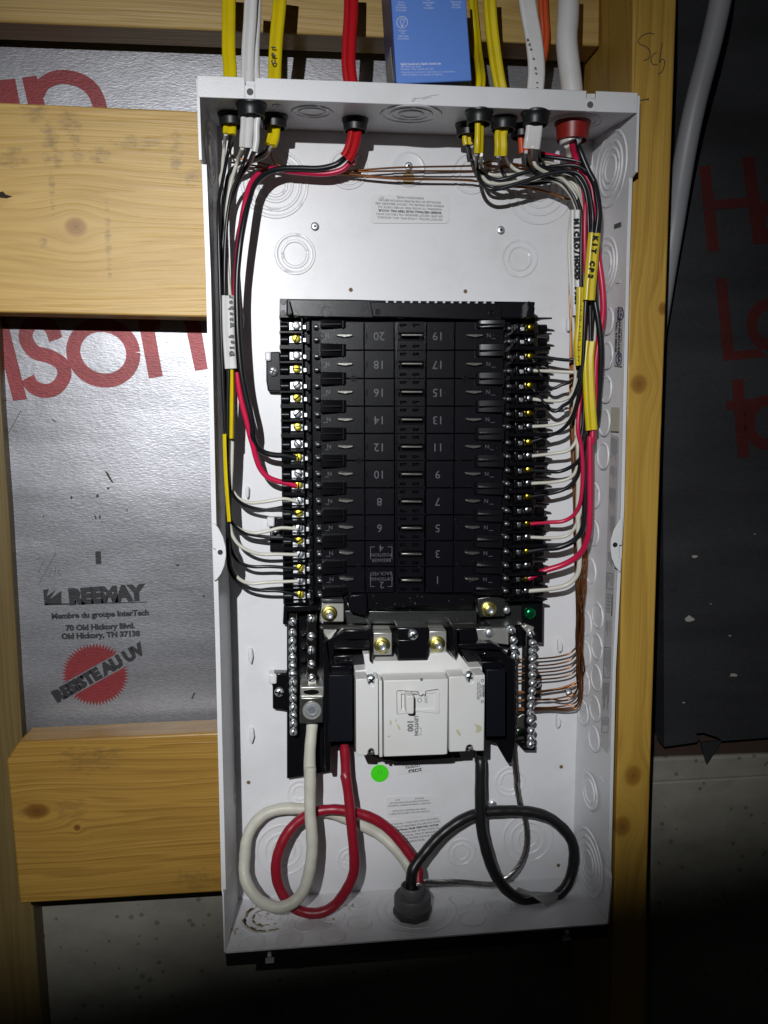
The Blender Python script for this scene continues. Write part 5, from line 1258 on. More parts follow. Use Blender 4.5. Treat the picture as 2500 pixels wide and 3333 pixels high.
cable([('a', 1128, -150, hb('r1')), ('a', 1124, 100, hb('r1')), ('a', 1112, 300, hb('r1')), ('a', 1112, 480, hb('r1'))], 'r1', 0.0, [('c', 1295, 450, hb('r1')), ('c', 1280, 540, hb('r1', -.002)), ('c', 1250, 625, hb('r1', -.004)), ('c', 1222, 668, hb('r1', -.005))], 0.0128, 0.0068, JRED, 'red flat cable coming down alone in the middle')
cable([('F', 1492, -120, 0.004), ('F', 1500, 60, 0.006), ('F', 1512, 200, 0.008)], 'y3', 0.0, [('y', 235, 400, hb('y3')), ('y', 245, 470, hb('y3'))], 0.0105, 0.0050, JYEL, 'yellow cable in the rear bushing, hidden behind the blue carton above', wdir=(0.9, 0, -0.4))
cable([('b', 425, -150, 0.006), ('b', 448, 80, 0.008), ('b', 470, 300, 0.014), ('b', 488, 460, hb('y4', -.006))], 'y4', 0.0, [('y', 366, 300, hb('y4')), ('y', 362, 450, hb('y4')), ('y', 358, 560, hb('y4', -.002))], 0.0114, 0.0052, JYEL, 'yellow cable seen edge on right beside the blue carton', wdir=(0.62, 0, -0.78))
cable([('b', 535, -150, hb('y5', -.004)), ('b', 548, 100, hb('y5', -.004)), ('b', 570, 300, hb('y5', -.003)), ('b', 596, 470, hb('y5', -.001))], 'y5', 0.0, [('y', 598, 360, hb('y5')), ('y', 600, 480, hb('y5')), ('y', 596, 590, hb('y5', -.002))], 0.0116, 0.0052, JYEL, 'rightmost yellow flat cable, full face, left of the white cables')
wc = cable([('b', 745, -150, hb('w2', -.004)), ('b', 775, 60, hb('w2', -.004)), ('b', 808, 250, hb('w2', -.003)), ('b', 823, 420, hb('w2', -.001))], 'w2', -0.001, [('y', 958, 300, hb('w2')), ('y', 942, 420, hb('w2')), ('y', 930, 510, hb('w2', -.002))], 0.0150, 0.0056, JWHT, 'white flat three ribbed cable right of the yellow cables')
cable([('b', 855, -150, 0.006), ('b', 866, 80, 0.006), ('b', 872, 230, 0.006), ('b', 842, 400, 0.008)], 'o1', 0.0, [('y', 838, 400, hb('o1')), ('y', 845, 480, hb('o1')), ('y', 850, 560, hb('o1'))], 0.0100, 0.0056, JORG, 'orange cable half hidden behind the white flat cable')
mb = MB(); c_ = BU['t1']
mb.tube(spline([U(*V('b', 1018, -150), c_.z - .004), U(*V('b', 1012, 100), c_.z - .004), U(*V('b', 1004, 260), c_.z - .003), c_ + Vector((-0.002, 0.03, 0)), c_ + Vector((0, 0.008, 0)), c_ + Vector((0, -0.010, 0)), U(*V('y', 1345, 400), c_.z), U(*V('y', 1352, 440), c_.z)], 7), 0.0096, 20)
tag(mb.build('cable', JWHT), 'thickest white round cable passing through the red bushing', 'cable', 'cables entering the top of the panel')
# lettering on the jackets
for i, ch in enumerate('CP1'):
    text(ch, 'marker_lettering', INK, cp, *V('a', 604, 420 - i * 50), hb('y2', .0070), 12, -90, ext=0.0004, bold=0.0003)
for k, ch in enumerate('14 CU 2 CDR'):
    if ch != ' ': text(ch, 'jacket_print', mat('pale_jacket_print', (0.22, 0.22, 0.23)), wc, *V('b', 829 - k * 1.2 - k * k * 0.45, 525 - k * 29), hb('w2', .0022), 6, -84, ext=0.0008)

# ================================================================== BLUE CARTON on top of the box
bc = thing('bulb_carton', 'blue cardboard light bulb carton standing on top of the panel', 'carton', U(1400, 280, 0.05))
CH = 0.084
q = VS('bx', [(278, -420), (372, 1100), (392, 1132), (1390, 1090), (1392, 1075), (1285, -420)])
mb = MB(); mb.slab(q, CH - 0.052, CH); bcb = mb.build('carton_body', BLUE, bc, bevel=0.0012)
mb = MB(); P_ = [U(*V('bx', 276, -420), CH - 0.001), U(*V('bx', 370, 1100), CH - 0.001)]
mb.prism([P_[0] + Vector((-0.0006, 0, 0)), P_[1] + Vector((-0.0006, 0, 0)), P_[1] + Vector((-0.0012, 0, -0.049)), P_[0] + Vector((-0.0012, 0, -0.049))], Vector((-0.0003, 0, 0))); mb.build('carton_side', BLUED, bc)
mb = MB(); mb.prism([U(*V('bx', 330, 640), CH - 0.008) + Vector((-0.002, 0, 0)), U(*V('bx', 368, 1090), CH - 0.008) + Vector((-0.002, 0, 0)), U(*V('bx', 368, 1100), CH - 0.036) + Vector((-0.006, 0, 0)), U(*V('bx', 345, 900), CH - 0.036) + Vector((-0.006, 0, 0))], Vector((-0.0003, 0, 0))); mb.build('side_flap', mat('grey_card', (0.30, 0.30, 0.29), rough=0.7), bc)
def bt(s, x, y, cap, al='LEFT', **k): text(s, 'carton_text', WINK, bcb, *V('bx', x, y), CH + 0.0002, cap, -3.0, ext=0.00006, align=al, **k)
for i, s_ in enumerate(['Saves', 'Energy', 'Économie', "L'énergie"]): bt(s_, 438 + i * 1, 30 + i * 36, 6, 'CENTER')
for i, s_ in enumerate(['Les', 'Dimmable', 'Non', 'Gradable']): bt(s_, 808 + i * 1, 0 + i * 36, 6, 'CENTER')
for i, s_ in enumerate(['Warranty', 'Quality', 'Garantie']): bt(s_, 1180 + i * 2, 28 + i * 36, 6, 'CENTER')
for i, s_ in enumerate(['Instant', 'On', 'Allumage', 'Instantané']): bt(s_, 458 + i * 4, 414 + i * 36, 6, 'CENTER')
bt('Signify Canada Ltd. | Signify Canada Ltée', 430, 866, 5.4, bold=0.0001); bt('281 Hillmount Road', 432, 902, 5.4); bt('Markham, ON, Canada L6C 2S3', 434, 936, 5.4)
bt('Questions or Comments / Questions ou commentaires', 438, 976, 5.2); bt('1 800 555-0050 | www.philips.com/lighting', 440, 1012, 5.2)
mb = MB()
ring = [U(*V('bx', 453 + 72 * math.cos(t), 303 + 78 * math.sin(t)), CH + 0.0003) for t in [i * math.pi / 18 for i in range(37)]]; mb.tube(ring, 0.00042, 5)
bulb = [U(*V('bx', x, y), CH + 0.0003) for x, y in sp2([(440, 345), (440, 322), (426, 300), (432, 275), (452, 264), (474, 275), (480, 300), (468, 322), (466, 345)], 4)]; mb.tube(bulb, 0.00036, 5)
for yy in (345, 353, 361): mb.tube([U(*V('bx', 440, yy), CH + 0.0003), U(*V('bx', 466, yy), CH + 0.0003)], 0.0003, 4)
for t in (-150, -120, -90, -60, -30):
    a_ = math.radians(t); mb.tube([U(*V('bx', 453 + 40 * math.cos(a_), 293 + 42 * math.sin(a_)), CH + 0.0003), U(*V('bx', 453 + 54 * math.cos(a_), 293 + 56 * math.sin(a_)), CH + 0.0003)], 0.00036, 4)
mb.build('bulb_symbol', WINK, bcb)

# ================================================================== BRANCH WIRES
def wire(pts, r, mt, lab, group, name='wire', cat='wire'):
    mb = MB(); mb.tube(path(pts), r, 10)
    return tag(mb.build(name, mt), lab, cat, group)
GL, GR = 'wires running down the left of the panel', 'wires running down the right of the panel'
R14 = 0.00165
TSW = 0.0285
def LT(i): return ('F', LSX(LY[i]) - 6, LY[i] + 3, TSW)
def RT(i, k=12): return ('F', RSX(RY[i]) + 4, RY[i] + 2, TSW)
def run(*a): return list(a)
# red cable pair
wire(run(('c', 1262, 610, hb('r1', -.004)), ('c', 1205, 672, .030), ('c', 1130, 722, .027), ('c', 1000, 750, .026), ('c', 830, 748, .026), ('c', 690, 752, .027), ('c', 570, 790, .030), ('c', 475, 880, .036), ('c', 430, 1000, .042), ('c', 395, 1150, .047), ('c', 360, 1350, .050), ('c', 338, 1550, .050),
         ('q', 292, 640, .050), ('q', 288, 800, .050), ('q', 292, 1000, .050), ('q', 302, 1250, .050), ('q', 332, 1600, .049), ('q', 378, 1850, .047), ('q', 430, 2060, .045), ('q', 452, 2200, .042), ('r', 450, 60, .040), ('r', 470, 130, .037), ('r', 510, 190, .034), ('r', 580, 235, .032), ('r', 680, 257, .031), ('r', 780, 262, .030), LT(9)),
     0.0027, WBLK, 'heavy black wire arching from the red cable to the left strip', GL)
wire(run(('c', 1310, 620, .030), ('c', 1262, 690, .026), ('c', 1190, 760, .023), ('c', 1060, 792, .021), ('c', 900, 786, .021), ('c', 760, 772, .022), ('c', 640, 752, .025), ('c', 535, 778, .030), ('c', 452, 860, .036), ('c', 408, 985, .042), ('c', 378, 1150, .045), ('c', 350, 1350, .046), ('c', 326, 1600, .046),
         ('q', 272, 800, .046), ('q', 268, 1000, .046), ('q', 272, 1250, .046), ('q', 288, 1600, .045), ('q', 332, 1900, .043), ('q', 395, 2140, .041), ('r', 425, 60, .039), ('r', 455, 160, .037), ('r', 485, 280, .035), ('r', 530, 395, .033), ('r', 600, 478, .032), ('r', 690, 520, .031), ('r', 780, 540, .030), LT(11)),
     0.0026, WRED, 'pinkish red wire beside the heavy black wire on the left', GL)
wire(run(('c', 1268, 600, hb('r1', -.002)), ('c', 1276, 650, .031), ('c', 1284, 722, .030)), 0.0021, JRED, 'short red strip of cut jacket under the red cable', 'jacket offcuts', 'jacket_strip', 'jacket strip')
# upper halves of the left bundle
U_w1 = [('z1', 528, 1000, hb('y1')), ('z1', 508, 1200, .026), ('z1', 490, 1400, .027), ('z1', 478, 1560, .028), ('c', 196, 860, .030), ('F', 727, 700, .036), ('F', 730, 850, .036), ('F', 733, 1100, .036), ('F', 737, 1350, .036)]
U_b1 = [('z1', 605, 1020, hb('y1')), ('z1', 572, 1230, .034), ('z1', 520, 1500, .040), ('z1', 472, 1750, .045), ('z1', 432, 1950, .050), ('z1', 418, 2200, .054), ('F', 712, 780, .056), ('F', 718, 1000, .056), ('F', 724, 1200, .055), ('F', 732, 1380, .052)]
U_w2 = [('c', 372, 585, hb('w1')), ('c', 332, 700, .052), ('c', 286, 850, .053), ('c', 258, 1000, .053), ('c', 243, 1150, .052), ('c', 244, 1400, .051), ('c', 258, 1600, .050), ('c', 274, 1780, .049), ('q', 224, 850, .048), ('q', 236, 1200, .048), ('q', 254, 1560, .047)]
U_b2 = [('c', 424, 590, hb('w1')), ('c', 386, 700, .051), ('c', 338, 820, .054), ('c', 284, 960, .056), ('c', 252, 1150, .057), ('c', 236, 1350, .057), ('c', 230, 1560, .057), ('c', 232, 1780, .056), ('q', 174, 850, .055), ('q', 182, 1200, .055), ('q', 202, 1560, .054)]
U_b3 = [('c', 462, 622, hb('w1', -.003)), ('c', 420, 715, .044), ('c', 350, 830, .045), ('c', 292, 980, .046), ('c', 252, 1120, .046), ('c', 222, 1300, .047), ('c', 208, 1500, .048), ('q', 128, 700, .050), ('q', 136, 1000, .050), ('q', 150, 1400, .048), ('q', 170, 1800, .046)]
U_w3 = [('c', 476, 610, hb('w1', -.004)), ('c', 440, 700, .036), ('c', 370, 800, .034), ('c', 300, 880, .034), ('c', 250, 1000, .035), ('c', 226, 1200, .037), ('F', 727, 800, .040), ('F', 730, 1000, .041), ('F', 736, 1300, .040)]
U_b4 = [('c', 588, 552, hb('y2')), ('c', 545, 622, .024), ('c', 440, 682, .026), ('c', 318, 732, .028), ('c', 262, 800, .031), ('c', 240, 900, .034), ('c', 228, 1050, .038), ('c', 214, 1250, .041), ('F', 724, 800, .044), ('F', 727, 1000, .045), ('F', 733, 1250, .044)]
U_w4 = [('c', 616, 560, hb('y2')), ('c', 560, 648, .026), ('c', 440, 702, .027), ('c', 318, 752, .027), ('c', 272, 815, .029), ('c', 248, 930, .032), ('c', 236, 1080, .036), ('F', 729, 720, .038), ('F', 731, 900, .040), ('F', 735, 1200, .040)]
M = lambda *p: list(p)
wire(U_w1 + M(('r', 205, 300, .034), ('r', 218, 520, .033), ('r', 262, 650, .032), ('r', 335, 722, .032), ('r', 440, 748, .031), ('r', 600, 733, .030), ('r', 770, 706, .030), LT(12)), R14, WWHT, 'upper white wire of the lower left fan, from the leftmost yellow cable', GL)
wire(U_b1 + M(('r', 192, 400, .046), ('r', 212, 580, .042), ('r', 262, 684, .038), ('r', 352, 762, .035), ('r', 480, 806, .032), ('r', 620, 825, .031), ('r', 770, 826, .030), LT(13)), R14, WBLK, 'uppermost black wire of the lower left fan', GL)
wire(U_w2 + M(('q', 252, 1900, .044), ('r', 238, 300, .042), ('r', 222, 700, .040), ('r', 230, 930, .036), ('r', 290, 1004, .033), ('r', 380, 1046, .032), ('r', 480, 1060, .031), ('r', 600, 1040, .031), ('r', 740, 1006, .030), LT(14)), R14, WWHT, 'white wire leaving the handwritten white sleeve, second of the lower left fan', GL)
wire(U_b2 + M(('q', 196, 1900, .052), ('r', 190, 300, .048), ('r', 200, 700, .044), ('r', 222, 910, .040), ('r', 275, 995, .036), ('r', 362, 1056, .033), ('r', 490, 1085, .031), ('r', 620, 1100, .030), ('r', 780, 1106, .030), LT(15)), R14, WBLK, 'black wire through the white sleeve, second black of the lower left fan', GL)
wire(U_w3 + M(('r', 190, 400, .038), ('r', 205, 800, .036), ('r', 224, 1010, .034), ('r', 258, 1112, .033), ('r', 325, 1192, .032), ('r', 430, 1250, .031), ('r', 550, 1277, .030), ('r', 700, 1276, .030), LT(16)), R14, WWHT, 'third white wire down in the lower left fan', GL)
wire(U_b3 + M(('r', 180, 400, .042), ('r', 195, 800, .038), ('r', 208, 1090, .036), ('r', 236, 1240, .034), ('r', 290, 1335, .032), ('r', 370, 1386, .031), ('r', 470, 1406, .030), ('r', 640, 1404, .030), LT(17)), R14, WBLK, 'third black wire down in the lower left fan', GL)
wire(U_w4 + M(('r', 196, 500, .038), ('r', 206, 1000, .036), ('r', 216, 1320, .035), ('r', 262, 1470, .033), ('r', 342, 1550, .031), ('r', 450, 1580, .030), ('r', 600, 1566, .030), LT(18)), R14, WWHT, 'lowest white wire of the lower left fan', GL)
wire(U_b4 + M(('r', 186, 500, .042), ('r', 190, 1000, .040), ('r', 200, 1360, .037), ('r', 238, 1488, .035), ('r', 316, 1578, .032), ('r', 420, 1626, .031), ('r', 560, 1650, .030), ('r', 740, 1657, .030), LT(19)), R14, WBLK, 'lowest black wire of the lower left fan', GL)

# sleeves cut from jackets
def sleeve(pts, wd_, th_, mt, lab, wdir=(1, 0, 0)):
    mb = MB(); mb.sweep(path(pts, 6), twin(wd_, th_), wdir)
    return tag(mb.build('jacket_sleeve', mt), lab, 'jacket sleeve', 'jacket pieces left on wires as tags')
GS = None
dsh = sleeve(run(('q', 196, 830, .0575), ('q', 198, 1000, .0575), ('q', 206, 1250, .057), ('q', 220, 1480, .056), ('q', 227, 1580, .056)), 0.0108, 0.0048, JWHT, 'white sleeve with black handwriting on the left wires')
for k, ch in enumerate('Dish washer'):
    text(ch, 'marker_lettering', INK, dsh, *V('q', 236 - k * 1.6 + (k % 3) * 2, 1420 - k * 58 + 0.0), .0601, 12.5, -94 + (k % 4) * 4, ext=0.0004, bold=0.00045)
sleeve(run(('q', 236, 1590, .052), ('q', 238, 1800, .051), ('q', 236, 2060, .051), ('r', 234, 0, .050), ('r', 233, 86, .050)), 0.0042, 0.0064, JYEL, 'upper yellow sleeve on the left wires, just under the white sleeve')
sleeve(run(('r', 162, 40, .056), ('r', 166, 200, .056), ('r', 176, 450, .055), ('r', 194, 720, .053), ('r', 211, 935, .051)), 0.0028, 0.0058, JYEL, 'long thin yellow sleeve lower down the left wires')

# right bundle
K = lambda x, y, h: ('o', x, y, h)
wire(run(('y', 245, 478, hb('y3')), ('y', 275, 610, .022), ('y', 335, 725, .026), ('y', 430, 800, .032), ('y', 545, 845, .037), ('y', 660, 832, .040), ('y', 820, 780, .042), ('y', 1000, 735, .044), ('y', 1200, 700, .046), ('y', 1390, 690, .050), ('y', 1510, 745, .054), ('y', 1590, 850, .057), ('y', 1622, 1000, .060), K(738, 120, .062), K(718, 300, .061), K(690, 480, .0595), K(660, 700, .0590), K(628, 905, .061), K(616, 1150, .061), K(603, 1440, .059), K(578, 1680, .056), K(530, 1890, .050), K(470, 2010, .044), K(390, 2085, .037), K(280, 2130, .031), RT(8)), 0.00185, WBLK, 'long black wire crossing in front, fourth black down the right strip', GR)
wire(run(('y', 334, 560, hb('y4')), ('y', 340, 700, .034), ('y', 357, 810, .036), ('y', 402, 900, .040), ('y', 485, 945, .043), ('y', 585, 943, .044), ('y', 720, 905, .046), ('y', 880, 855, .048), ('y', 1050, 800, .050), ('y', 1200, 766, .052), ('y', 1350, 757, .054), ('y', 1450, 790, .056), ('y', 1525, 900, .058), ('y', 1568, 1050, .060), K(690, 150, .0615), K(683, 300, .060), K(655, 480, .0585), K(634, 700, .056), K(612, 950, .054), K(600, 1250, .052), K(590, 1480, .050), K(566, 1640, .046), K(505, 1790, .040), K(430, 1850, .035), K(320, 1895, .031), RT(4)), 0.00185, WBLK, 'black wire looping lowest under the right yellow cables', GR)
wire(run(('y', 385, 575, hb('y4', -.002)), ('y', 385, 700, .028), ('y', 405, 808, .031), ('y', 455, 870, .034), ('y', 540, 890, .035), ('y', 660, 880, .036), ('y', 800, 862, .036), ('y', 1000, 845, .037), ('y', 1150, 850, .038), ('y', 1270, 915, .040), ('y', 1370, 1040, .043), ('y', 1415, 1190, .045), K(500, 140, .044), K(480, 300, .041), K(478, 520, .040), K(490, 760, .040), K(508, 1000, .040), K(524, 1280, .040), K(535, 1480, .041), K(530, 1640, .040), K(495, 1760, .037), K(400, 1808, .033), K(270, 1808, .030), RT(5)), R14, WWHT, 'outermost white wire curving down left of the right bundle', GR)
wire(run(('y', 565, 590, hb('y5')), ('y', 592, 700, .030), ('y', 632, 790, .032), ('y', 690, 850, .032), ('y', 800, 888, .033), ('y', 980, 890, .034), ('y', 1150, 865, .036), ('y', 1280, 880, .040), ('y', 1380, 970, .044), ('y', 1440, 1100, .047), K(588, 138, .049), K(585, 350, .050), K(583, 600, .050), K(584, 850, .049), K(585, 1150, .048), K(580, 1400, .045), K(562, 1560, .042), K(515, 1622, .038), K(420, 1662, .033), K(290, 1682, .030), RT(2)), R14, WBLK, 'black wire to the third used row of the right strip, straight down', GR)
wire(run(('y', 645, 578, hb('y5', -.003)), ('y', 682, 665, .030), ('y', 750, 732, .031), ('y', 840, 768, .032), ('y', 1000, 790, .033), ('y', 1180, 800, .034), ('y', 1340, 850, .036), ('y', 1430, 950, .038), ('y', 1475, 1090, .040), K(600, 150, .041), K(610, 500, .042), K(630, 900, .042), K(640, 1250, .041), K(625, 1450, .040), K(575, 1545, .038), K(480, 1552, .034), K(330, 1545, .030), RT(3)), R14, WWHT, 'white wire to the fourth row of the right strip, nearly level', GR)
wire(run(('y', 870, 545, hb('w2', -.001)), ('y', 877, 640, .050), ('y', 912, 735, .046), ('y', 985, 790, .042), ('y', 1100, 822, .040), ('y', 1240, 860, .042), ('y', 1330, 945, .045), ('y', 1400, 1070, .047), K(562, 130, .047), K(565, 400, .045), K(572, 900, .043), K(566, 1250, .040), K(545, 1400, .037), K(490, 1440, .034), K(400, 1438, .032), K(280, 1420, .030), RT(0 + 2 - 0) if False else ('F', RSX(RY[2]) + 4, RY[2] - 0, TSW)), R14, WBLK, 'topmost black wire reaching the right strip', GR) if False else None
wire(run(('y', 870, 545, hb('w2', -.001)), ('y', 877, 640, .050), ('y', 912, 735, .046), ('y', 985, 790, .042), ('y', 1100, 822, .040), ('y', 1240, 860, .042), ('y', 1330, 945, .045), ('y', 1400, 1070, .047), K(562, 130, .047), K(565, 400, .045), K(572, 900, .043), K(568, 1240, .040), K(550, 1390, .037), K(500, 1440, .034), K(400, 1438, .032), K(280, 1422, .030), ('F', RSX(RY[2]) + 4, RY[2] + 2, TSW)), R14, WBLK, 'topmost black wire reaching the right strip', GR)
wire(run(('y', 938, 485, hb('w2')), ('y', 942, 600, .052), ('y', 972, 692, .050), ('y', 1040, 745, .048), ('y', 1150, 792, .046), ('y', 1260, 835, .045), ('y', 1350, 930, .046), ('y', 1430, 1090, .046), K(570, 200, .045), K(560, 600, .043), K(552, 1100, .041), K(546, 1500, .040), K(534, 1780, .039), K(505, 1930, .037), K(430, 2000, .034), K(300, 2032, .030), RT(7)), R14, WWHT, 'white wire from the right white cable, fourth white down the right strip', GR)
wire(run(('y', 1002, 490, hb('w2')), ('y', 1008, 600, .051), ('y', 1042, 685, .049), ('y', 1110, 725, .048), ('y', 1250, 745, .049), ('y', 1400, 800, .051), ('y', 1490, 920, .053), ('y', 1530, 1090, .054), K(650, 200, .055), K(655, 500, .053), K(665, 900, .050), K(668, 1300, .049), K(660, 1700, .049), K(652, 2040, .050), ('p', 532, 30, .050), ('p', 518, 100, .048), ('p', 478, 182, .044), ('p', 410, 255, .038), ('p', 310, 298, .032), ('p', 200, 295, .030), RT(10)), 0.0019, WBLK, 'black wire leaving the lowest yellow sleeve to the right strip', GR)
wire(run(('y', 1020, 560, .040), ('y', 1110, 578, .040), ('y', 1220, 600, .042), ('y', 1330, 642, .044), ('y', 1415, 715, .045), ('y', 1455, 830, .046), ('y', 1490, 960, .049), ('y', 1508, 1100, .052), K(622, 60, .054), K(618, 300, .054), K(622, 600, .052), K(636, 900, .048), K(622, 1200, .045), K(598, 1550, .045), K(570, 1850, .046), ('p', 445, 0, .047), ('p', 470, 120, .047), ('p', 480, 300, .046), ('p', 466, 500, .043), ('p', 420, 605, .038), ('p', 340, 655, .033), ('p', 230, 664, .030), RT(14)), 0.0020, WRED, 'slim pinkish red wire to the right strip, upper of two reds', GR)
wire(run(('y', 1015, 590, .042), ('y', 1100, 600, .042), ('y', 1220, 612, .044), ('y', 1380, 635, .048), ('y', 1480, 672, .051), ('y', 1560, 770, .054), ('y', 1610, 900, .056), K(742, 60, .058), K(735, 300, .055), K(720, 700, .050), K(690, 1050, .045), K(665, 1400, .043), K(620, 1750, .042), K(600, 2050, .042), ('p', 470, 60, .042), ('p', 462, 220, .042), ('p', 440, 330, .039), ('p', 380, 405, .035), ('p', 280, 448, .031), RT(12)), 0.0019, WBLK, 'black wire just above the upper red wire on the right strip', GR)
wire(run(('y', 1310, 480, hb('t1')), ('y', 1328, 560, .046), ('y', 1345, 640, .044), ('y', 1390, 760, .042), ('y', 1445, 880, .042), ('y', 1490, 1050, .043), K(640, 250, .044), K(690, 700, .041), K(700, 1100, .039), K(680, 1450, .038), K(600, 1800, .037), K(560, 2150, .036), ('p', 450, 300, .036), ('p', 445, 600, .037), ('p', 452, 800, .038), ('p', 457, 930, .038), ('p', 440, 1040, .036), ('p', 370, 1112, .033), ('p', 260, 1140, .031), RT(19)), 0.0024, WWHT, 'thick white wire curving to the lowest screw of the right strip', GR)
wire(run(('y', 1370, 460, hb('t1', .001)), ('y', 1392, 560, .050), ('y', 1430, 660, .048), ('y', 1510, 790, .047), ('y', 1580, 940, .049), K(700, 100, .050), K(716, 250, .052), K(735, 480, .055), K(766, 700, .056), K(783, 900, .056), K(780, 1060, .055), K(745, 1260, .053), K(718, 1460, .052), K(705, 1750, .052), K(692, 2000, .054), K(682, 2190, .055), ('p', 532, 60, .055), ('p', 533, 300, .055), ('p', 530, 650, .054), ('p', 508, 800, .050), ('p', 450, 900, .043), ('p', 345, 966, .036), ('p', 210, 1012, .031), RT(18)), 0.0029, WRED, 'thick pinkish red wire sweeping to the lower right strip', GR)
wire(run(('y', 1412, 425, hb('t1', .002)), ('y', 1448, 520, .054), ('y', 1495, 640, .054), ('y', 1550, 765, .055), ('y', 1615, 900, .057), K(748, 100, .058), K(735, 300, .058), K(708, 650, .057), K(706, 880, .058), K(738, 1080, .059), K(763, 1300, .058), K(762, 1520, .055), K(745, 1750, .051), K(725, 2000, .047), ('p', 520, 60, .046), ('p', 502, 250, .045), ('p', 497, 500, .044), ('p', 484, 690, .042), ('p', 425, 788, .037), ('p', 310, 843, .032), ('p', 200, 855, .030), RT(16)), 0.0028, WBLK, 'thick glossy black wire bowing out right of the bundle', GR)
wire(run(('y', 285, 480, hb('y3', -.003)), ('y', 300, 600, .016), ('y', 360, 720, .020), ('y', 450, 780, .024), ('y', 560, 800, .026), ('y', 720, 795, .028), ('y', 900, 790, .030), ('y', 1100, 810, .032), ('y', 1280, 850, .034), ('y', 1400, 960, .036), K(560, 80, .037), K(595, 600, .036), K(600, 1200, .036), K(560, 1750, .036), K(540, 2100, .036), ('p', 440, 20, .036), ('p', 425, 90, .036), ('p', 370, 148, .034), ('p', 260, 170, .030), RT(9)), R14, WWHT, 'white wire to the tenth row of the right strip', GR)
wire(run(('y', 1060, 640, .036), ('y', 1160, 670, .036), ('y', 1280, 720, .037), ('y', 1400, 820, .038), K(600, 60, .038), K(620, 700, .037), K(610, 1300, .036), K(570, 1800, .036), K(550, 2150, .037), ('p', 445, 150, .038), ('p', 438, 270, .037), ('p', 385, 346, .034), ('p', 270, 374, .030), RT(11)), R14, WWHT, 'white wire to the twelfth row of the right strip', GR)
wire(run(('y', 1080, 680, .034), ('y', 1240, 750, .035), ('y', 1380, 870, .036), K(610, 150, .036), K(640, 800, .036), K(620, 1400, .036), K(600, 1900, .036), ('p', 462, 200, .038), ('p', 476, 430, .039), ('p', 455, 620, .038), ('p', 395, 738, .034), ('p', 300, 774, .031), RT(15)), R14, WWHT, 'white wire just below the upper red wire on the right strip', GR)

mic = sleeve(run(('o', 533, 95, .048), ('o', 530, 300, .0475), ('o', 532, 500, .047), ('o', 540, 750, .0465), ('o', 552, 1040, .046)), 0.0098, 0.0046, JWHT, 'white sleeve with black handwriting beside the right bundle')
for k, ch in enumerate('MICRO/HOOD FAN'):
    text(ch, 'marker_lettering', INK, mic, *V('o', 541 + k * 0.2 + (0 if k < 6 else 4), 195 + k * 55), .0505, 15, 90 + (k % 3) * 4 - 4, ext=0.0003, bold=0.0005)
kit = sleeve(run(('o', 705, 303, .0640), ('o', 692, 450, .0640), ('o', 676, 640, .0640), ('o', 662, 800, .0640), ('o', 655, 905, .0640)), 0.0116, 0.0060, JYEL, 'yellow sleeve with black KIT CP2 lettering on the right bundle')
for k, ch in enumerate('KIT CP2'):
    if ch != ' ': text(ch, 'marker_lettering', INK, kit, *V('o', 712 - k * 7.2, 345 + k * 57), .0674, 15.5, 97, ext=0.0003, bold=0.0004)
mb_ = sleeve(run(('o', 588, 790, .0565), ('o', 584, 950, .0565), ('o', 574, 1150, .0560), ('o', 562, 1320, .0555), ('o', 574, 1490, .055)), 0.0090, 0.0050, JYEL, 'long yellow sleeve behind the black wire, middle of the right bundle')
for k, ch in enumerate('14 CU 2 CDR 23 04'):
    if ch != ' ': text(ch, 'jacket_print', INKG, mb_, *V('o', 583 - k * 1.4, 960 + k * 30), .0592, 7, 92, ext=0.0002)
sleeve(run(('o', 664, 1275, .0575), ('o', 650, 1420, .0580), ('o', 652, 1600, .0585), ('o', 664, 1850, .0590), ('o', 680, 2072, .0590)), 0.0112, 0.0052, JYEL, 'lowest yellow sleeve, blank, on the right bundle')

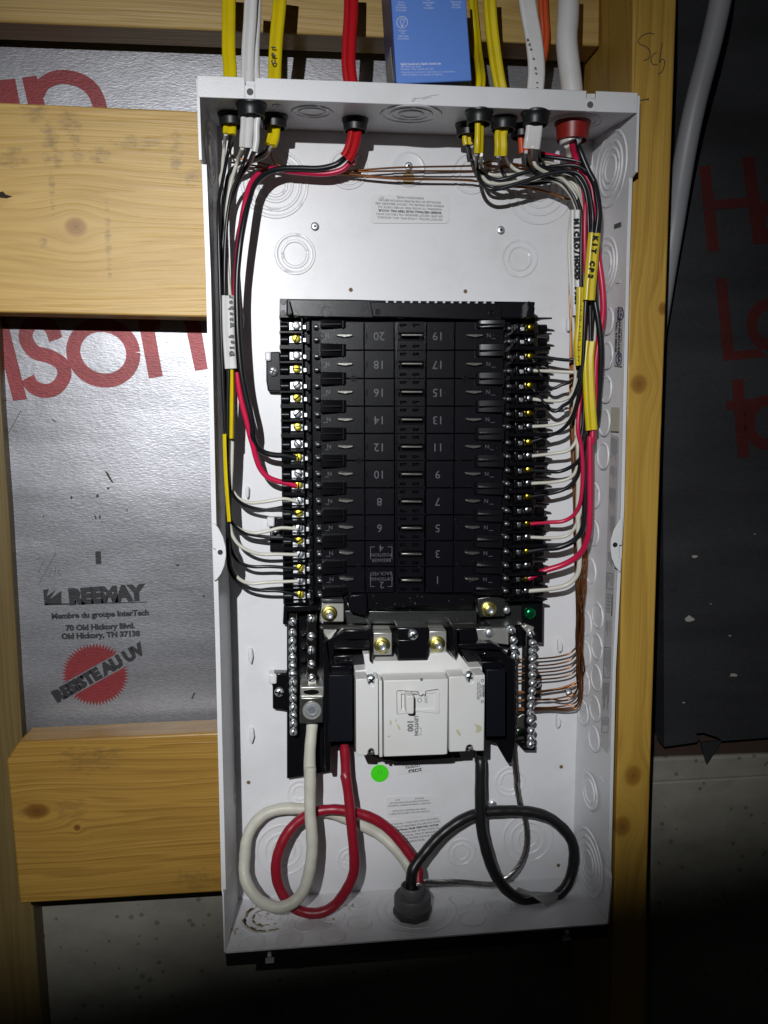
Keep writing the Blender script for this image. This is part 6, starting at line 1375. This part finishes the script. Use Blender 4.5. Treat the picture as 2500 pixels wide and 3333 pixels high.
# bare copper grounds --------------------------------------------------
GC = 'bare copper ground wires'
rc = 0.00085
zrow = [390, 485, 578, 675, 830, 846, 940, 952, 1050, 1074, 1086]
zx = [195, 210, 190, 170, 200, 200, 175, 175, 165, 165, 165]
tops = [
    [('z1', 640, 1120, .018), ('z1', 600, 1270, .014), ('z1', 660, 1350, .012), ('c', 470, 690, .012), ('c', 580, 720, .012), ('c', 800, 762, .013), ('c', 1200, 770, .014), ('c', 1650, 742, .015), ('y', 150, 700, .015), ('y', 330, 688, .015), ('y', 480, 650, .015), ('y', 640, 660, .015), ('y', 900, 700, .016), ('y', 1200, 760, .018)],
    [('c', 340, 680, .014), ('c', 420, 740, .012), ('c', 560, 745, .012), ('c', 800, 770, .012), ('c', 1200, 778, .013), ('c', 1650, 770, .014), ('y', 300, 752, .014), ('y', 500, 742, .014), ('y', 800, 700, .015), ('y', 1000, 715, .016), ('y', 1250, 800, .018)],
    [('c', 605, 600, .018), ('c', 622, 680, .014), ('c', 690, 730, .012), ('c', 900, 790, .012), ('c', 1200, 792, .012), ('c', 1650, 828, .012), ('y', 200, 845, .012), ('y', 340, 860, .012), ('y', 700, 908, .012), ('y', 950, 940, .012), ('y', 1150, 990, .013), ('y', 1300, 1048, .015)],
    [('c', 280, 700, .014), ('c', 400, 715, .012), ('c', 540, 738, .011), ('c', 760, 780, .011), ('c', 1200, 800, .011), ('c', 1640, 836, .012), ('y', 200, 852, .012), ('y', 700, 914, .012), ('y', 950, 947, .012), ('y', 1150, 996, .013), ('y', 1300, 1056, .015)],
    [('y', 350, 580, .030), ('y', 380, 640, .022), ('y', 470, 700, .016), ('y', 700, 690, .014), ('y', 1000, 720, .015), ('y', 1250, 820, .018)],
    [('y', 610, 600, .028), ('y', 640, 660, .020), ('y', 760, 720, .015), ('y', 1000, 760, .015), ('y', 1250, 850, .018)],
    [('y', 900, 560, .034), ('y', 905, 640, .026), ('y', 960, 720, .018), ('y', 1150, 800, .017), ('y', 1290, 900, .019)],
    [('y', 860, 560, .016), ('y', 880, 660, .014), ('y', 960, 740, .014), ('y', 1150, 830, .016), ('y', 1290, 930, .018)],
    [('y', 1340, 480, .034), ('y', 1350, 600, .028), ('y', 1360, 760, .024), ('y', 1370, 900, .022)],
    [('y', 260, 500, .014), ('y', 300, 640, .012), ('y', 480, 690, .012), ('y', 900, 740, .013), ('y', 1250, 840, .016)],
    [('y', 990, 520, .036), ('y', 1000, 640, .026), ('y', 1080, 740, .020), ('y', 1230, 850, .019)]]
names = ['first', 'second', 'third', 'fourth', 'fifth', 'sixth', 'seventh', 'eighth', 'ninth', 'tenth', 'lowest']
bx0 = [490, 484, 497, 503, 500, 508, 512, 518, 521, 494, 506]
for i in range(11):
    h0 = 0.018 + 0.0016 * (i % 4)
    xb = [725, 730, 735, 742, 830, 800, 760, 745, 775, 790, 808][i]
    mids = [('y', 1380 + 3 * i, 1080, .018 + .001 * (i % 4)), K(505 + 3 * (i % 5), 200, h0), K(bx0[i] - 4, 700, h0), K(bx0[i] + 6 * ((i * 7) % 3), 1200, h0), K(bx0[i], 1560, h0), K(bx0[i] - 4 + 5 * ((i * 5) % 3), 2000, h0 + .002),
            ('p', 412 + 5 * ((i * 3) % 7), 450, h0 + .004), ('p', 420 + 9 * ((i * 5) % 11), 850, h0 + .006), ('p', 432 + 7 * ((i * 4) % 11), 1150, h0 + .008), ('p', 436 + 5.0 * ((i * 6) % 11), 1360, h0 + .008)]
    y_ = zrow[i]
    if i < 4: end = [('z', xb, y_ - 330, h0 + .007), ('z', xb, y_ - 170, .024), ('z', xb - 30, y_ - 120, .022), ('z', xb - 100, y_ - 65, .021), ('z', xb - 260, y_ - 25, .020), ('z', zx[i] + 120, y_ - 8, .020)]
    elif i == 4: end = [('z', 835, 480, .026), ('z', 830, 580, .025), ('z', 800, 650, .024), ('z', 720, 710, .023), ('z', 560, 775, .022), ('z', 380, 810, .020)]
    elif i == 5: end = [('z', 790, 480, .024), ('z', 770, 640, .023), ('z', 735, 710, .022), ('z', 620, 780, .021), ('z', 420, 815, .020)]
    elif i == 6: end = [('z', 735, 560, .025), ('z', 750, 760, .024), ('z', 715, 840, .023), ('z', 640, 890, .022), ('z', 500, 920, .021), ('z', 340, 945, .020)]
    elif i == 7: end = [('z', 760, 560, .023), ('z', 745, 780, .022), ('z', 705, 880, .021), ('z', 620, 945, .020), ('z', 520, 955, .020), ('z', 360, 935, .020)]
    elif i == 8: end = [('z', 770, 600, .026), ('z', 768, 840, .026), ('z', 745, 950, .025), ('z', 680, 1000, .023), ('z', 540, 1030, .021), ('z', 360, 1048, .020)]
    elif i == 9: end = [('z', 790, 600, .025), ('z', 785, 860, .025), ('z', 755, 985, .024), ('z', 690, 1040, .022), ('z', 540, 1062, .021), ('z', 360, 1062, .020)]
    else: end = [('z', 812, 600, .024), ('z', 806, 880, .024), ('z', 770, 1020, .023), ('z', 700, 1070, .022), ('z', 560, 1085, .021), ('z', 360, 1075, .020)]
    end += [('z', zx[i], y_, .020), ('z', 60, y_ + 4, .020), ('z', -60, y_ + 12 - i, .019), ('z', -150, y_ + 16 - i, .019)]
    wire(tops[i] + mids + end, rc, COPPER, names[i] + (' bare copper wire down' if i < 10 else ' bare copper wire') + ' on the right ground bar', GC, 'ground_wire', 'ground wire')

# ================================================================== FEEDERS from the conduit fitting
GF = 'service feeders looped in the bottom of the box'
HF = .030
S = lambda x, y, h: ('s', x, y, h)
T = lambda x, y, h: ('t', x, y, h)
def feeder(pts, r, mt, lab, name='feeder_cable'):
    P_ = path(pts, 9); ph = random.uniform(0, 6)
    P_ = [p + Vector((math.sin(i * 0.21 + ph), math.cos(i * 0.17 + ph), math.sin(i * 0.13))) * 0.00045 for i, p in enumerate(P_)]
    rr = [r * (1 + 0.025 * math.sin(i * 0.33 + ph) + 0.018 * math.sin(i * 0.9 + 2 * ph)) for i in range(len(P_))]
    mb = MB(); mb.tube(P_, rr, 18); return tag(mb.build(name, mt), lab, 'feeder cable', GF)
feeder([('m', 515, 1480, .026), ('m', 512, 1560, .027), ('m', 500, 1800, .032), ('m', 494, 2100, .038), S(732, 240, .040), S(735, 420, .042), S(738, 600, .044), S(746, 780, .046), S(744, 930, .048), S(726, 1060, .050), S(680, 1180, .052), S(600, 1272, .054), S(500, 1312, .054), S(400, 1290, .050), S(318, 1235, .044), S(258, 1150, .036), S(228, 1050, .028), S(226, 930, .022), S(242, 800, .018), S(290, 690, .015), S(380, 600, .013), S(500, 556, .012), S(620, 545, .012), S(720, 552, .012), S(850, 575, .012), S(980, 615, .012), S(1120, 668, .013), S(1260, 745, .016), S(1370, 838, .022), S(1450, 930, .028), S(1500, 1010, .034), S(1530, 1100, .042)],
       0.0057, FWHT, 'thick cream white feeder cable making the largest loop at bottom left')
feeder([('m', 862, 1700, .026), ('m', 866, 1800, .027), ('m', 885, 2100, .032), S(1012, 300, .034), S(1028, 450, .037), S(1045, 620, .040), S(1068, 800, .042), S(1074, 930, .043), S(1062, 1060, .044), S(1016, 1180, .045), S(940, 1278, .045), S(840, 1340, .045), S(730, 1356, .044), S(620, 1320, .042), S(535, 1235, .040), S(482, 1120, .037), S(474, 980, .034), S(502, 850, .031), S(560, 730, .028), S(650, 640, .026), S(770, 580, .026), S(890, 560, .026), S(1000, 562, .026), S(1110, 580, .026), S(1220, 628, .027), S(1330, 705, .028), S(1430, 800, .030), S(1510, 910, .034), S(1560, 1010, .038), S(1572, 1120, .044)],
       0.0051, FRED, 'thick dark red feeder cable looped beside the cream one')
feeder([('n', 868, 1790, .026), ('n', 868, 1900, .027), T(648, 200, .030), T(652, 380, .033), T(657, 600, .036), T(680, 740, .038), T(720, 860, .040), T(775, 960, .041), T(850, 1050, .042), T(950, 1105, .042), T(1060, 1112, .040), T(1150, 1075, .038), T(1225, 1005, .035), T(1270, 910, .032), T(1284, 810, .030), T(1268, 710, .028), T(1220, 625, .026), T(1130, 550, .024), T(1020, 510, .022), T(900, 494, .021), T(780, 496, .021), T(650, 512, .021), T(540, 550, .023), T(440, 612, .026), T(350, 690, .030), T(270, 785, .036), T(205, 880, .042), T(185, 960, .044), T(182, 1030, .046)],
       0.0055, FBLK, 'thick black feeder cable forming the loop at bottom right')
gpath = path([('n', 1225, 1700, .020), ('n', 1240, 1900, .020), ('n', 1262, 2100, .018), T(893, 320, .016), T(915, 440, .014), T(945, 530, .013), T(962, 620, .013), T(962, 720, .014), T(940, 810, .017), T(895, 890, .022), T(830, 955, .028), T(750, 990, .032), T(650, 990, .034), T(550, 980, .035), T(450, 975, .035), T(350, 978, .036), T(270, 980, .040), T(215, 1010, .044)], 12)
mb = MB()
for k in range(7):
    pth = []
    for i, p in enumerate(gpath):
        t = (gpath[min(i + 1, len(gpath) - 1)] - gpath[max(i - 1, 0)]).normalized(); e1 = t.cross(EH).normalized(); e2 = t.cross(e1)
        a_ = 2 * math.pi * k / 6 + i * 0.22; rr = 0.0 if k == 6 else 0.0020
        pth.append(p + (e1 * math.cos(a_) + e2 * math.sin(a_)) * rr)
    mb.tube(pth, 0.00088, 6)
tag(mb.build('ground_strand', ALU), 'bare twisted grey ground conductor running behind the black loop', 'ground conductor', GF)

# conduit fitting in the floor
fit = thing('conduit_fitting', 'grey plastic conduit connector with locknut on the box floor', 'conduit fitting', UPL(*V('t', 190, 1160), F_BL, nB))
fc = UPL(*V('t', 192, 1195), F_BL, nB); fc = Vector((fc.x, fc.y, min(fc.z, .052)))
mb = MB(); mb.lathe(fc, (0, 1, 0), [(0.0190, 0.001), (0.0197, 0.003), (0.0197, 0.008), (0.0185, 0.009)], 8); mb.build('locknut', mat('dark_fitting', (0.05, 0.05, 0.052), rough=0.5), fit, bevel=0.001)
mb = MB(); mb.lathe(fc, (0, 1, 0), [(0.0180, 0.009), (0.0184, 0.012), (0.0184, 0.0195), (0.0172, 0.0215), (0.0120, 0.0215)], 40); mb.build('collar', GREYC, fit)
mb = MB(); mb.lathe(fc, (0, 1, 0), [(0.0118, 0.021), (0.0118, 0.0300), (0.0110, 0.0310), (0.0098, 0.0310), (0.0095, 0.020)], 40); mb.build('throat', GREYC, fit)
mb = MB(); mb.lathe(fc, (0, 1, 0), [(0.0098, 0.022), (0.0098, 0.0225), (0.0001, 0.0225)], 24, cap=False); mb.build('bore', INK, fit)

# scrap of clear plastic lying under the black loop
mb = MB(); random.seed(3)
o = 0; base = [V('t', 885, 1065), V('t', 905, 1058), V('t', 990, 1075), V('t', 1090, 1095), V('t', 1180, 1100), V('t', 1165, 1125), V('t', 1100, 1150), V('t', 1000, 1140), V('t', 900, 1120)]
cpt = UPL(*V('t', 1020, 1110), F_BL, nB) + Vector((0, 0.006, 0))
ring = [UPL(*p, F_BL, nB) + Vector((0, random.uniform(0.0015, 0.013), 0)) for p in base]
mb.v = [cpt] + ring; mb.f = [[0, i + 1, (i + 1) % len(ring) + 1] for i in range(len(ring))]
so = mb.build('plastic_scrap', TAPE); md = so.modifiers.new('t', 'SOLIDIFY'); md.thickness = 0.0004; tag(so, 'crumpled clear plastic scrap on the floor under the black loop', 'plastic scrap')
